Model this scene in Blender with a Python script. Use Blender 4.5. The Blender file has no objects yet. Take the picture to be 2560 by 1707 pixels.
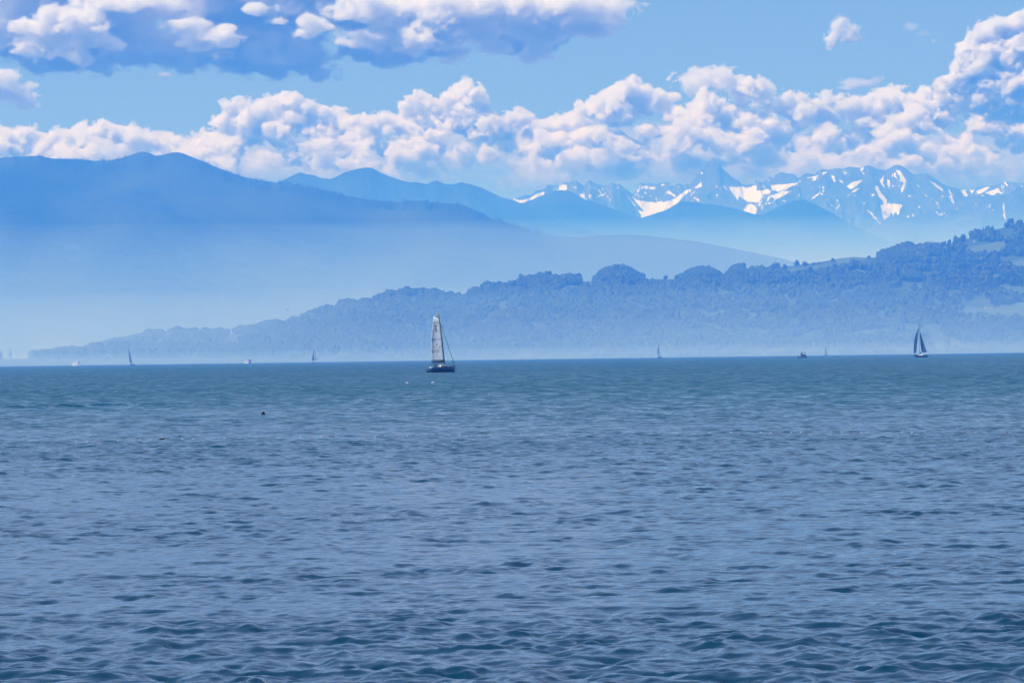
import bpy, bmesh, math
import numpy as np
from mathutils import Matrix, Vector

# ------------------------------------------------------------------ camera
FPX = 9600.0                      # focal length in pixels of a 2560 px wide frame (135 mm on 36 mm film)
CAM_H = 3.0
PITCH = 41.0 / FPX
ROLL = 0.0134
S = bpy.context.scene
COL = S.collection
_cp, _sp, _cr, _sr = math.cos(PITCH), math.sin(PITCH), math.cos(ROLL), math.sin(ROLL)
_R0 = np.array([1.0, 0, 0]); _U0 = np.array([0, -_sp, _cp]); FWD = np.array([0, _cp, _sp])
RGT = _R0 * _cr - _U0 * _sr
UPV = _U0 * _cr + _R0 * _sr
cam = bpy.data.cameras.new('camera'); cam.lens = 135.0; cam.sensor_width = 36.0
cam.clip_start = 0.5; cam.clip_end = 200000.0
camo = bpy.data.objects.new('camera', cam); COL.objects.link(camo)
camo.matrix_world = Matrix(((RGT[0], UPV[0], -FWD[0], 0), (RGT[1], UPV[1], -FWD[1], 0),
                            (RGT[2], UPV[2], -FWD[2], CAM_H), (0, 0, 0, 1)))
S.camera = camo

# ------------------------------------------------------------------ light
SUN_EL, SUN_AZ = math.radians(58), math.radians(-104)      # azimuth from the view direction (+Y), towards the left
W = bpy.data.worlds.new('World'); S.world = W; W.use_nodes = True
nt = W.node_tree; nt.nodes.clear()
sky = nt.nodes.new('ShaderNodeTexSky'); sky.sky_type = 'NISHITA'; sky.sun_disc = False
sky.sun_elevation = SUN_EL; sky.sun_rotation = SUN_AZ; sky.altitude = 400
sky.air_density = 1.0; sky.dust_density = 1.0; sky.ozone_density = 4.0
bg = nt.nodes.new('ShaderNodeBackground'); bg.inputs['Strength'].default_value = 0.075
ow = nt.nodes.new('ShaderNodeOutputWorld')
wb = nt.nodes.new('ShaderNodeMix'); wb.data_type = 'RGBA'; wb.blend_type = 'MULTIPLY'; wb.inputs[0].default_value = 1.0
wb.inputs[7].default_value = (0.64, 0.76, 0.96, 1)          # white balance of the photograph
nt.links.new(sky.outputs[0], wb.inputs[6]); nt.links.new(wb.outputs[2], bg.inputs[0]); nt.links.new(bg.outputs[0], ow.inputs[0])
sun = bpy.data.lights.new('sun', 'SUN'); sun.energy = 4.8; sun.angle = math.radians(0.5); sun.color = (1.0, 0.965, 0.92)
suno = bpy.data.objects.new('sun', sun); COL.objects.link(suno)
_sd = Vector((math.sin(SUN_AZ) * math.cos(SUN_EL), math.cos(SUN_AZ) * math.cos(SUN_EL), math.sin(SUN_EL)))
suno.rotation_euler = _sd.to_track_quat('Z', 'Y').to_euler(); suno.location = (-200, 0, 300)

S.view_settings.view_transform = 'Standard'; S.view_settings.look = 'None'
S.view_settings.gamma = 1.0; S.view_settings.use_curve_mapping = False
S.view_settings.exposure = 0.5
S.render.engine = 'CYCLES'
cy = S.cycles
cy.max_bounces = 12; cy.diffuse_bounces = 2; cy.glossy_bounces = 2; cy.transmission_bounces = 2
cy.volume_bounces = 8; cy.transparent_max_bounces = 8
cy.volume_step_rate = 1.0; cy.volume_max_steps = 512
cy.use_denoising = True; cy.denoising_input_passes = 'RGB_ALBEDO_NORMAL'; cy.use_adaptive_sampling = False
cy.caustics_reflective = False; cy.caustics_refractive = False
cy.sample_clamp_indirect = 4.0; cy.sample_clamp_direct = 1.6

# ------------------------------------------------------------------ helpers
K52 = 2560 / 2352.0
def ray(px, py):
    px = np.asarray(px, float); py = np.asarray(py, float)
    u = (px - 1280.0) / FPX; v = (853.5 - py) / FPX
    return u[..., None] * RGT + v[..., None] * UPV + FWD

def at(px, py, Y):
    d = ray(px, py); t = Y / d[..., 1]
    return d * t[..., None] + np.array([0, 0, CAM_H])

def on_water(px, py, Y=None):
    """Point of the lake surface seen at a pixel (or, with Y, at that column and that distance)."""
    d = ray(px, py)
    t = (-CAM_H / d[2]) if Y is None else Y / d[1]
    p = d * t; return Vector((p[0], p[1], 0.0))

def project(X, Y, Z):
    P = np.stack([X, Y, Z - CAM_H], -1)
    w = P @ FWD
    return 1280.0 + FPX * (P @ RGT) / w, 853.5 - FPX * (P @ UPV) / w

def _h(ix, iy, seed):
    h = (ix.astype(np.int64) * 374761393 + iy.astype(np.int64) * 668265263 + seed * 974634539) & 0xFFFFFFFF
    h = ((h ^ (h >> 13)) * 1274126177) & 0xFFFFFFFF
    return ((h ^ (h >> 16)) & 0xFFFFFF).astype(np.float64) / 0xFFFFFF * 2 - 1

def vn(x, y, seed=0):
    x = np.asarray(x, float); y = np.asarray(y, float)
    x, y = np.broadcast_arrays(x, y)
    ix = np.floor(x); iy = np.floor(y); fx = x - ix; fy = y - iy
    fx = fx ** 3 * (fx * (fx * 6 - 15) + 10); fy = fy ** 3 * (fy * (fy * 6 - 15) + 10)
    a = _h(ix, iy, seed); b = _h(ix + 1, iy, seed); c = _h(ix, iy + 1, seed); d = _h(ix + 1, iy + 1, seed)
    return a + (b - a) * fx + (c - a) * fy + (a - b - c + d) * fx * fy

def fbm(x, y, seed=0, n=5, gain=0.5):
    r = 0; a = 1.0; t = 0
    for k in range(n):
        r = r + a * vn(x * 2 ** k + 17.3 * k, y * 2 ** k - 9.1 * k, seed + k); t += a; a *= gain
    return r / t

def ridged(x, y, seed=0, n=5, gain=0.55):
    r = 0; a = 1.0; t = 0
    for k in range(n):
        r = r + a * (1 - 2 * np.abs(vn(x * 2 ** k + 5.7 * k, y * 2 ** k + 3.3 * k, seed + k))); t += a; a *= gain
    return r / t

def sstep(a, b, x):
    t = np.clip((x - a) / (b - a), 0, 1); return t * t * (3 - 2 * t)

def in_poly(px, py, poly):
    ins = np.zeros(px.shape, bool); n = len(poly)
    for i in range(n):
        x0, y0 = poly[i]; x1, y1 = poly[(i + 1) % n]
        if y0 == y1: continue
        c = ((y0 > py) != (y1 > py)) & (px < (x1 - x0) * (py - y0) / (y1 - y0) + x0)
        ins ^= c
    return ins

def raw_mesh(name, V, F, mats, parent=None, attrs=None, smooth=True, loc=None, mat_idx=None):
    """V (n,3), F (m,k) with constant k."""
    me = bpy.data.meshes.new(name)
    V = np.ascontiguousarray(V, np.float32); F = np.ascontiguousarray(F, np.int32)
    me.vertices.add(len(V)); me.vertices.foreach_set('co', V.ravel())
    k = F.shape[1]
    me.loops.add(F.size); me.loops.foreach_set('vertex_index', F.ravel())
    me.polygons.add(len(F)); me.polygons.foreach_set('loop_start', np.arange(0, F.size, k, dtype=np.int32))
    me.polygons.foreach_set('use_smooth', np.full(len(F), smooth))
    if mat_idx is not None: me.polygons.foreach_set('material_index', np.asarray(mat_idx, np.int32))
    for m in (mats if isinstance(mats, (list, tuple)) else [mats]): me.materials.append(m)
    for an, av in (attrs or {}).items():
        a = me.attributes.new(an, 'FLOAT', 'POINT'); a.data.foreach_set('value', np.ascontiguousarray(av, np.float32).ravel())
    me.update(calc_edges=True)
    o = bpy.data.objects.new(name, me); COL.objects.link(o)
    if parent: o.parent = parent
    if loc is not None: o.location = loc
    return o

def grid_mesh(name, X, Y, Z, mats, attrs=None, smooth=True):
    r, c = X.shape
    idx = np.arange(r * c).reshape(r, c)
    F = np.stack([idx[:-1, :-1], idx[:-1, 1:], idx[1:, 1:], idx[1:, :-1]], -1).reshape(-1, 4)
    return raw_mesh(name, np.stack([X, Y, Z], -1).reshape(-1, 3), F, mats, attrs=attrs, smooth=smooth)

def tag(o, label=None, cat=None, group=None, kind=None):
    if label: o['label'] = label
    if cat: o['category'] = cat
    if group: o['group'] = group
    if kind: o['kind'] = kind
    return o

class NT:
    """Small material builder."""
    def __init__(self, name):
        self.m = bpy.data.materials.new(name); self.m.use_nodes = True
        self.t = self.m.node_tree; self.t.nodes.clear()
        self.out = self.n('ShaderNodeOutputMaterial')
    def n(self, typ, **kw):
        nd = self.t.nodes.new(typ)
        for k, v in kw.items(): setattr(nd, k, v)
        return nd
    def l(self, a, b): self.t.links.new(a, b)
    def val(self, sock, v):
        if hasattr(v, 'is_output'): self.l(v, sock)
        else: sock.default_value = v
    def attr(self, name): return self.n('ShaderNodeAttribute', attribute_name=name).outputs['Fac']
    def math(self, op, a, b=0.0, c=None):
        nd = self.n('ShaderNodeMath', operation=op); self.val(nd.inputs[0], a); self.val(nd.inputs[1], b)
        if c is not None: self.val(nd.inputs[2], c)
        return nd.outputs[0]
    def mix(self, f, a, b):
        nd = self.n('ShaderNodeMix', data_type='RGBA'); self.val(nd.inputs[0], f)
        for s, v in ((nd.inputs[6], a), (nd.inputs[7], b)):
            if hasattr(v, 'is_output'): self.l(v, s)
            else: s.default_value = (*v, 1)
        return nd.outputs[2]
    def noise(self, scale, detail=4, rough=0.55, vec=None, dims='3D'):
        nd = self.n('ShaderNodeTexNoise', noise_dimensions=dims); nd.inputs['Scale'].default_value = scale
        nd.inputs['Detail'].default_value = detail; nd.inputs['Roughness'].default_value = rough
        if vec is not None: self.l(vec, nd.inputs['Vector'])
        return nd
    def pos(self): return self.n('ShaderNodeNewGeometry').outputs['Position']
    def ramp(self, f, stops):
        nd = self.n('ShaderNodeValToRGB'); self.l(f, nd.inputs[0])
        while len(nd.color_ramp.elements) < len(stops): nd.color_ramp.elements.new(0.5)
        for e, (p, c) in zip(nd.color_ramp.elements, stops):
            e.position = p; e.color = (*c, 1) if len(c) == 3 else c
        return nd.outputs[0]
    def bsdf(self, col=None, rough=0.6, metal=0.0, spec=0.3, normal=None, **kw):
        b = self.n('ShaderNodeBsdfPrincipled')
        if col is not None:
            if hasattr(col, 'is_output'): self.l(col, b.inputs['Base Color'])
            else: b.inputs['Base Color'].default_value = (*col, 1)
        self.val(b.inputs['Roughness'], rough); b.inputs['Metallic'].default_value = metal
        b.inputs['Specular IOR Level'].default_value = spec
        if normal is not None: self.l(normal, b.inputs['Normal'])
        self.l(b.outputs[0], self.out.inputs['Surface']); self.b = b
        return self

def paint(name, col, rough=0.4, var=0.12, scale=3.0, spec=0.4, metal=0.0):
    """Painted or fabric surface with a little procedural wear."""
    t = NT(name); nz = t.noise(scale, 4, 0.6, t.n('ShaderNodeTexCoord').outputs['Object'])
    c = t.mix(nz.outputs['Fac'], tuple(max(0, x * (1 - var)) for x in col), tuple(min(1, x * (1 + var)) for x in col))
    t.bsdf(c, rough, metal, spec); return t.m
# ------------------------------------------------------------------ terrain
def land_mat(name, base, light, scale, meadow=None, snow=False):
    t = NT(name); nz = t.noise(scale, 6, 0.6, t.pos())
    f = t.ramp(nz.outputs['Fac'], [(0.36, (0, 0, 0)), (0.66, (1, 1, 1))])
    c = t.mix(f, base, light)
    if meadow:
        c = t.mix(t.attr('meadow'), c, meadow)
    if snow:
        n2 = t.noise(scale * 9, 4, 0.65, t.pos())
        k = t.math('MULTIPLY', t.math('SUBTRACT', t.math('ADD', t.attr('snow'), t.math('MULTIPLY', t.math('SUBTRACT', n2.outputs['Fac'], 0.5), 1.6)), 0.58), 4.0)
        k = t.n('ShaderNodeClamp').outputs[0].node.inputs[0] and k
        cl = t.n('ShaderNodeClamp'); t.l(k, cl.inputs[0])
        c = t.mix(cl.outputs[0], c, (0.62, 0.67, 0.78))
    t.bsdf(c, 0.95, 0, 0.05); return t.m

def make_ridge(name, prof, D, front, back, nx, ny, amp, lam, mat, seed, x0=-420, x1=2980, wander=0.06, fine=0.0,
               power=0.95, rough=False, attrs=None, base_z=0.5, gully=1.0, smooth=420):
    prof = np.array(prof, float)
    px = np.linspace(x0, x1, nx)
    py = np.interp(px, prof[:, 0], prof[:, 1])
    if fine: py = py + fine * fbm(px / 14.0, px * 0 + seed, seed + 50, 4)
    yr = D * (1 + wander * fbm(px / 420.0, px * 0 + 3.7, seed + 9, 3 if rough else 1))
    P = at(px, py, yr); xr, zr = P[:, 0], np.maximum(P[:, 2], 2.0)
    ny_b = max(6, ny // 6)
    t = np.concatenate([np.linspace(0, 1, ny), np.linspace(1, 2, ny_b + 1)[1:]])
    T = t[:, None]; fr = np.minimum(T, 1.0); bk = np.clip(T - 1, 0, 1)
    X = np.repeat(xr[None], len(t), 0)
    Y = yr[None] - front * (1 - fr) + back * bk
    shape = fr ** power
    nfun = ridged if rough else fbm
    wx = X + 0.35 * lam * fbm(X / lam, Y / lam, seed + 21, 3)
    n1 = nfun(wx / lam, Y / (lam * 2.4 * gully), seed, 6)
    n2 = fbm(X / (lam * 0.22), Y / (lam * 0.4), seed + 5, 4)
    env = fr * (1 - fr) * 4
    kw = np.exp(-0.5 * (np.linspace(-3, 3, max(5, int(smooth / (px[1] - px[0])) | 1))) ** 2); kw /= kw.sum()
    zs = np.convolve(np.pad(zr, len(kw) // 2, mode='edge'), kw, 'valid')            # small summits do not reach down the slope
    zf = zs[None] + (zr - zs)[None] * fr ** (2.5 if rough else 4)
    Z = zf * (shape + env * (amp * n1 * 0.25 + amp * 0.06 * n2))
    Z = np.where(T <= 1, np.minimum(Z, zr[None] * (Y / yr[None]) * (0.985 + 0.015 * fr)), Z)   # the crest stays the skyline
    Z = np.where(T > 1, zr[None] * (1 - bk ** 1.4) + 0 * Z, Z) + base_z
    at_ = {}
    QX, QY = project(X, Y, Z)
    if attrs: at_ = attrs(X, Y, Z, QX, QY, fr, n1)
    o = grid_mesh(name, X, Y, Z, mat, at_)
    o['kind'] = 'structure'
    return o, X, Y, Z

def resample(prof): return prof

PROF_LEFT = [(-420, 402), (-200, 398), (0, 395), (50, 392), (100, 390), (130, 397), (190, 398), (240, 403), (275, 402), (315, 393), (335, 385), (347, 381), (360, 379.5), (372, 382), (388, 390), (405, 388.5), (435, 381), (455, 383), (480, 393), (512, 406),
             (540, 418), (570, 430), (610, 444), (650, 451), (690, 457), (720, 458), (780, 469), (830, 482), (870, 491), (900, 496), (940, 504), (1000, 506), (1030, 502), (1060, 503), (1100, 508), (1150, 511), (1165, 516), (1190, 528), (1230, 548), (1280, 562), (1330, 576), (1390, 591), (1440, 594), (1500, 589), (1580, 587), (1660, 595), (1736, 603), (1813, 618), (1890, 633), (1960, 648), (2100, 690), (2400, 760), (2980, 830)]
PROF_MIDL = [(-420, 520), (400, 500), (600, 480), (690, 458), (718, 446), (735, 437), (751, 431), (766, 436), (784, 438), (800, 445), (827, 448), (845, 440), (860, 432), (888, 424), (914, 419), (931, 420), (947, 430), (980, 444), (1023, 457), (1041, 455), (1068, 461), (1080, 455), (1091, 451), (1103, 457), (1114, 461), (1133, 462), (1152, 456), (1175, 461), (1202, 469), (1225, 480), (1252, 493), (1271, 498), (1302, 509), (1400, 555), (1600, 620), (2980, 800)]
PROF_MIDR = [(-420, 600), (900, 560), (1180, 530), (1260, 515), (1306, 508), (1330, 500), (1350, 491), (1370, 483), (1390, 477), (1405, 475.5), (1420, 477), (1440, 486), (1460, 499), (1490, 508), (1520, 518), (1550, 528), (1580, 540), (1598, 545), (1607, 544), (1620, 540), (1650, 531), (1665, 526), (1690, 511), (1700, 505), (1720, 504), (1740, 508), (1760, 510), (1785, 512), (1830, 520), (1860, 528), (1890, 537), (1908, 536), (1940, 520), (1960, 512), (1985, 502), (2000, 499.5), (2012, 500), (2025, 505), (2050, 517), (2080, 532), (2110, 550), (2140, 567), (2180, 585), (2220, 602), (2280, 616), (2400, 640), (2980, 700)]
PROF_SNOWF = [(-420, 640), (1900, 640), (2100, 600), (2203, 560), (2225, 548), (2243, 541), (2266, 544), (2300, 540), (2330, 530), (2350, 522), (2380, 512), (2400, 503), (2420, 492), (2445, 485), (2460, 486), (2480, 490), (2500, 488), (2520, 485), (2540, 484), (2560, 489), (2700, 510), (2980, 520)]
PROF_ALPS = [(-420, 560), (600, 540), (1100, 520), (1270, 500), (1282, 497), (1300, 493), (1315, 487), (1328, 490), (1336, 480), (1343, 476), (1352, 477), (1358, 475), (1370, 462), (1385, 464), (1400, 460), (1416, 455), (1420, 458), (1426, 452), (1436, 453), (1440, 451), (1450, 458), (1462, 465), (1465, 457), (1473, 450), (1482, 456), (1500, 463), (1518, 464), (1524, 459), (1530, 455), (1540, 461), (1548, 460), (1560, 470), (1570, 475), (1578, 483), (1583, 486), (1590, 483), (1600, 478), (1620, 480), (1640, 474), (1650, 468), (1660, 466), (1670, 467), (1680, 472), (1686, 469), (1690, 461), (1700, 458), (1710, 465), (1716, 458), (1722, 464), (1728, 455), (1738, 447), (1742, 432), (1752, 422), (1765, 420), (1775, 412), (1786, 405.5), (1796, 408), (1805, 420), (1811, 426), (1824, 437), (1832, 445), (1846, 451), (1853, 460), (1866, 463), (1886, 461), (1890, 452), (1893, 450), (1897, 454), (1907, 457), (1915, 448), (1922, 441), (1930, 445), (1935, 446), (1940, 436), (1955, 430), (1965, 433), (1980, 435), (1988, 437), (1994, 445), (2000, 444), (2010, 435), (2022, 434), (2036, 436), (2044, 428), (2056, 423), (2070, 425), (2080, 424), (2090, 421), (2100, 421), (2108, 423), (2120, 417), (2140, 419), (2155, 420), (2162, 415), (2172, 413), (2182, 418), (2192, 424), (2205, 424), (2212, 427), (2225, 420), (2235, 414), (2244, 411), (2252, 414), (2263, 420), (2275, 430), (2290, 438), (2300, 434), (2306, 435), (2313, 433), (2324, 438), (2340, 448), (2360, 461), (2372, 466), (2385, 469), (2400, 473), (2415, 475), (2430, 473), (2445, 468), (2460, 465), (2480, 464), (2497, 461), (2507, 455), (2530, 455), (2545, 459), (2555, 457), (2570, 465), (2700, 470), (2980, 490)]
PROF_FARALPS = [(-420, 580), (1300, 560), (1560, 500), (1588, 479), (1596, 461), (1604, 456), (1615, 461), (1625, 458), (1640, 461), (1650, 458), (1670, 455), (1680, 461), (1700, 480), (1760, 500), (2980, 560)]

SNOW = [
 [(1282, 498), (1302, 509), (1324, 501.6), (1360, 490.5), (1360, 479.5), (1344, 484), (1328.6, 494), (1306.5, 499.4)],
 [(1397, 464), (1419, 461), (1419, 475), (1404, 477), (1396, 475)],
 [(1441, 479.5), (1450, 486), (1461, 480.6), (1463.5, 495), (1468, 500.5), (1452, 493)],
 [(1470, 487), (1478, 485), (1482, 493), (1474, 498)],
 [(1490, 491.6), (1516.6, 482.8), (1510, 488), (1494.5, 494)],
 [(1580.7, 492.8), (1594, 500.5), (1611.6, 503.8), (1629, 506), (1655.9, 505), (1678, 500.5), (1700, 488), (1715.6, 475), (1729, 474), (1726.6, 479.5), (1709, 490.5), (1689, 512.7), (1664.7, 527), (1638, 534.8), (1620.5, 546), (1605, 546), (1594, 523.7), (1611.6, 530), (1594, 512.7)],
 [(1567, 490), (1572, 492), (1592, 517), (1586, 516)],
 [(1735.5, 468), (1754, 456), (1755, 468), (1740, 472)],
 [(1665, 484), (1671, 475), (1688, 487), (1690, 494)],
 [(1733, 493), (1738, 493), (1752, 501.6), (1744, 504)],
 [(1821, 466.7), (1845, 468.4), (1851.8, 465), (1868.8, 470), (1892.7, 463), (1891, 475), (1908, 477), (1918, 471.8), (1930, 477), (1923, 482), (1906, 488.8), (1904.6, 497), (1894, 506.7), (1870.5, 505.9), (1848, 490.5), (1845, 502.4), (1833, 485.4)],
 [(1926.7, 463), (1964, 460), (1989.6, 456.5), (2008, 449.7), (1989.6, 463), (1964, 473.5), (1947, 480), (1930, 475)],
 [(1908, 499), (1930, 488.8), (1959, 477), (1981, 477), (1960.7, 488.8), (1936.9, 502.4), (1931.8, 492)],
 [(1870.5, 509), (1887.5, 514), (1894, 521), (1889, 538), (1872, 535), (1858, 526)],
 [(1805, 462.5), (1812, 464), (1820, 477), (1813, 473)], [(1950, 498), (1963, 502), (1961, 505), (1954, 502)],
 [(2052.5, 436), (2069.5, 426), (2064, 434.4), (2057.6, 437.8)],
 [(2018.5, 445.5), (2039, 440), (2045.7, 439.5), (2035.5, 453), (2033.8, 445.5)],
 [(2054, 465), (2062, 464), (2057.6, 478.6)], [(2026, 500), (2051, 477), (2048.4, 486.4), (2030, 499)],
 [(1991, 493), (2002, 482), (1999, 489)], [(2096.7, 448), (2108.6, 454.8), (2107, 460), (2098, 453)],
 [(2117, 466.7), (2129, 456.5), (2137.6, 453), (2160, 448), (2142.6, 465), (2125.6, 473.5)],
 [(2129, 477), (2147.8, 468.4), (2151, 473.5), (2132.4, 482)], [(2078, 440), (2084, 438), (2090, 452), (2084, 456)],
 [(2105, 429), (2114, 425), (2110, 432), (2106, 434)], [(2148, 424), (2160, 420), (2156, 428)],
 [(2238, 424), (2250.6, 427), (2266, 452), (2264, 468), (2254.5, 483.7), (2251.5, 476), (2259, 458)],
 [(2241, 457), (2246, 462), (2254, 471), (2248, 468)],
 [(2188, 464), (2196, 466), (2203.7, 483.7), (2219, 501), (2215.4, 517), (2205.6, 532.6), (2208.5, 505), (2196.8, 493.4), (2189, 475.8)],
 [(2200, 513), (2221, 509), (2256.5, 512), (2244.7, 541.4), (2238, 530), (2233, 540.5), (2228, 530), (2225, 543), (2217, 545), (2209.5, 553), (2205.6, 536.5)],
 [(2162.5, 520.8), (2182, 533.5), (2204.7, 561), (2197.8, 559), (2178, 538.5)], [(2156, 511), (2162, 504), (2160, 513)],
 [(2196.8, 455), (2211.5, 437.7), (2207.6, 458), (2215.4, 474), (2201.7, 460)], [(2217, 446), (2224, 450), (2226, 464), (2220, 474)],
 [(2322, 453), (2327, 453), (2361, 476), (2354, 478)], [(2333, 456), (2338, 457), (2346, 468)],
 [(2373, 487.6), (2380.7, 489.5), (2388.5, 512), (2382.6, 509)], [(2366, 476), (2383, 487), (2378, 488)],
 [(2401, 476), (2413, 476), (2421, 489.5), (2413, 492.5)], [(2422.7, 476), (2436, 475), (2430.5, 485.6)],
 [(2440, 478), (2456, 470), (2475, 466), (2470, 474), (2458, 482), (2444, 486)], [(2462, 482), (2497, 470), (2497, 481.7), (2480, 489.5)],
 [(2288, 460), (2296, 463), (2300, 469), (2292, 466)], [(2309, 484), (2320, 490), (2318, 493)], [(2323, 494), (2330, 499), (2327, 500)],
 [(2338, 503), (2344, 507), (2350, 522), (2344, 514)], [(2267, 545), (2274, 533), (2272, 545)], [(2282, 531), (2287, 545), (2280, 546)], [(2293, 518), (2303, 515), (2298, 522)],
]
SNOW_FRONT = [[(2506, 511), (2510.7, 511), (2514, 528.6), (2513, 542), (2521, 562), (2514.6, 556), (2508, 538)],
              [(2461, 506), (2466, 515), (2468, 522), (2463, 515)], [(2470, 512), (2478, 508), (2474, 520)], [(2387, 518), (2398, 524), (2390, 527)], [(2402, 510), (2406, 506), (2403, 515)], [(2482, 518), (2485, 528), (2480, 530)]]

def snow_attr(polys, streak, top, bot, seed):
    def f(X, Y, Z, QX, QY, fr, n1):
        wx = QX + 1.6 * fbm(QX / 7, QY / 7, seed, 3); wy = QY + 1.6 * fbm(QX / 7, QY / 7, seed + 7, 3)
        m = np.zeros(X.shape)
        for poly in polys:
            p = np.array(poly)
            sel = (wx > p[:, 0].min() - 1) & (wx < p[:, 0].max() + 1) & (wy > p[:, 1].min() - 1) & (wy < p[:, 1].max() + 1) & (fr < 1.001)
            if sel.any():
                mm = np.zeros(X.shape, bool); mm[sel] = in_poly(wx[sel], wy[sel], poly); m = np.maximum(m, mm * 1.0)
        st = sstep(0.50, 0.70, ridged((QX + 0.6 * QY * np.sign(fbm(QX / 60, QY / 90, seed + 3, 2))) / 7.0, QY / 20.0, seed + 11, 3)) * sstep(-0.1, 0.25, fbm(QX / 40, QY / 30, seed + 13, 3))
        return {'snow': np.maximum(m, streak * st * sstep(bot, bot - 25, QY))}
    return f

M_FOREST = land_mat('forest_slope', (0.008, 0.016, 0.010), (0.050, 0.068, 0.030), 0.0022)
M_FORESTFAR = land_mat('far_forest_slope', (0.012, 0.022, 0.016), (0.048, 0.068, 0.038), 0.0015)
M_ROCK = land_mat('snowy_rock', (0.045, 0.052, 0.06), (0.095, 0.10, 0.105), 0.002, snow=True)

make_ridge('mountain', PROF_FARALPS, 41000, 6000, 1500, 1000, 40, 0.7, 900, M_ROCK, 11, rough=True,
           attrs=lambda X, Y, Z, QX, QY, fr, n1: {'snow': sstep(-0.2, 0.3, fbm(QX / 12, QY / 10, 5, 3)) * 0.9 * sstep(452, 462, QY)})
ALPS = make_ridge('mountain', PROF_ALPS, 37000, 4200, 1500, 1900, 260, 0.9, 1500, M_ROCK, 3, rough=True, wander=0.03,
           attrs=snow_attr(SNOW, 0.95, 400, 545, 31), power=0.9)
make_ridge('mountain', PROF_SNOWF, 31000, 3500, 1500, 1100, 140, 0.7, 900, M_ROCK, 7, rough=True, wander=0.03,
           attrs=snow_attr(SNOW_FRONT, 0.95, 400, 560, 41))
MIDR = make_ridge('mountain', PROF_MIDR, 26000, 3600, 1500, 1000, 110, 0.55, 1500, M_FORESTFAR, 5, fine=0.8, wander=0.03)
MIDL = make_ridge('mountain', PROF_MIDL, 22000, 2600, 1500, 1000, 110, 0.6, 1200, M_FORESTFAR, 2, fine=0.6, wander=0.03, rough=True)
LEFTM = make_ridge('mountain', PROF_LEFT, 14000, 1500, 900, 1100, 200, 0.35, 900, M_FOREST, 4, fine=0.4, wander=0.008, gully=0.22)
# ------------------------------------------------------------------ the green hill across the lake, its fields and woods
GROUND = np.array([(-420, 838), (0, 826), (100, 823), (180, 814), (240, 804), (300, 786), (340, 775), (400, 768), (460, 770), (530, 768), (580, 762), (640, 750), (700, 734), (750, 720), (800, 705), (850, 692), (900, 681), (950, 673), (1000, 676), (1040, 684), (1080, 677), (1130, 662), (1180, 656), (1240, 653), (1300, 649), (1345, 646.5), (1400, 646), (1470, 642), (1530, 642), (1560, 641), (1660, 641), (1700, 635), (1760, 628), (1800, 614.5), (1860, 606), (1900, 600), (1930, 594), (1960, 591), (1990, 593), (2020, 592), (2060, 585), (2120, 575), (2160, 567), (2200, 555), (2250, 541), (2300, 525), (2352, 511), (2450, 482), (2600, 450), (2740, 430)]) * K52
HILL_D, HILL_FRONT = 10000.0, 1600.0
MEADOWS = [
 [(1375, 737), (1400, 722), (1440, 702), (1463, 706), (1470, 716), (1440, 729), (1400, 739)], [(1456, 703), (1490, 700), (1502, 709), (1480, 719), (1462, 713)],
 [(1500, 705), (1568, 703), (1572, 711), (1510, 711)], [(1972, 673), (2000, 667), (2092, 658), (2062, 668), (2012, 678), (1975, 681)],
 [(2090, 646), (2165, 644), (2160, 664), (2104, 667), (2092, 660)], [(2398, 628), (2420, 617), (2512, 603), (2512, 640), (2440, 640)],
 [(2390, 779), (2420, 766), (2470, 771), (2560, 755), (2700, 750), (2700, 800), (2560, 812), (2480, 796), (2420, 792)],
 [(1850, 795), (1908, 783), (1912, 789), (1870, 800)], [(2150, 752), (2205, 743), (2215, 748), (2165, 758)], [(2288, 670), (2330, 658), (2345, 668), (2300, 676)],
 [(2470, 688), (2500, 688), (2500, 708), (2472, 706)], [(1950, 690), (2010, 678), (2030, 684), (1960, 698)], [(2095, 690), (2140, 672), (2190, 682), (2150, 696)],
 [(1730, 795), (1800, 775), (1850, 782), (1790, 798)], [(1300, 826), (1372, 818), (1372, 832), (1310, 836)], [(1930, 705), (1960, 700), (1935, 712)],
 [(2520, 655), (2600, 640), (2600, 670), (2530, 675)], [(1880, 835), (1960, 822), (1990, 830), (1900, 845)], [(1120, 835), (1190, 818), (1200, 828), (1130, 846)],
 [(2380, 590), (2420, 580), (2425, 586), (2390, 597)], [(2530, 560), (2600, 548), (2600, 556), (2535, 568)],
]
M_HILL = land_mat('meadow_hill', (0.030, 0.052, 0.022), (0.055, 0.085, 0.032), 0.02, meadow=(0.075, 0.115, 0.045))

def hill_attr(X, Y, Z, QX, QY, fr, n1):
    wx = QX + 3 * fbm(QX / 9, QY / 9, 71, 3); wy = QY + 2 * fbm(QX / 9, QY / 9, 72, 3)
    m = np.zeros(X.shape)
    for p in MEADOWS: m = np.maximum(m, in_poly(wx, wy, p) * 1.0)
    rnd = sstep(0.34, 0.42, fbm(QX / 70, QY / 16, 77, 3)) * sstep(660, 720, QY) * sstep(1500, 1900, QX)
    return {'meadow': np.maximum(m, 0.6 * rnd)}

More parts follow.
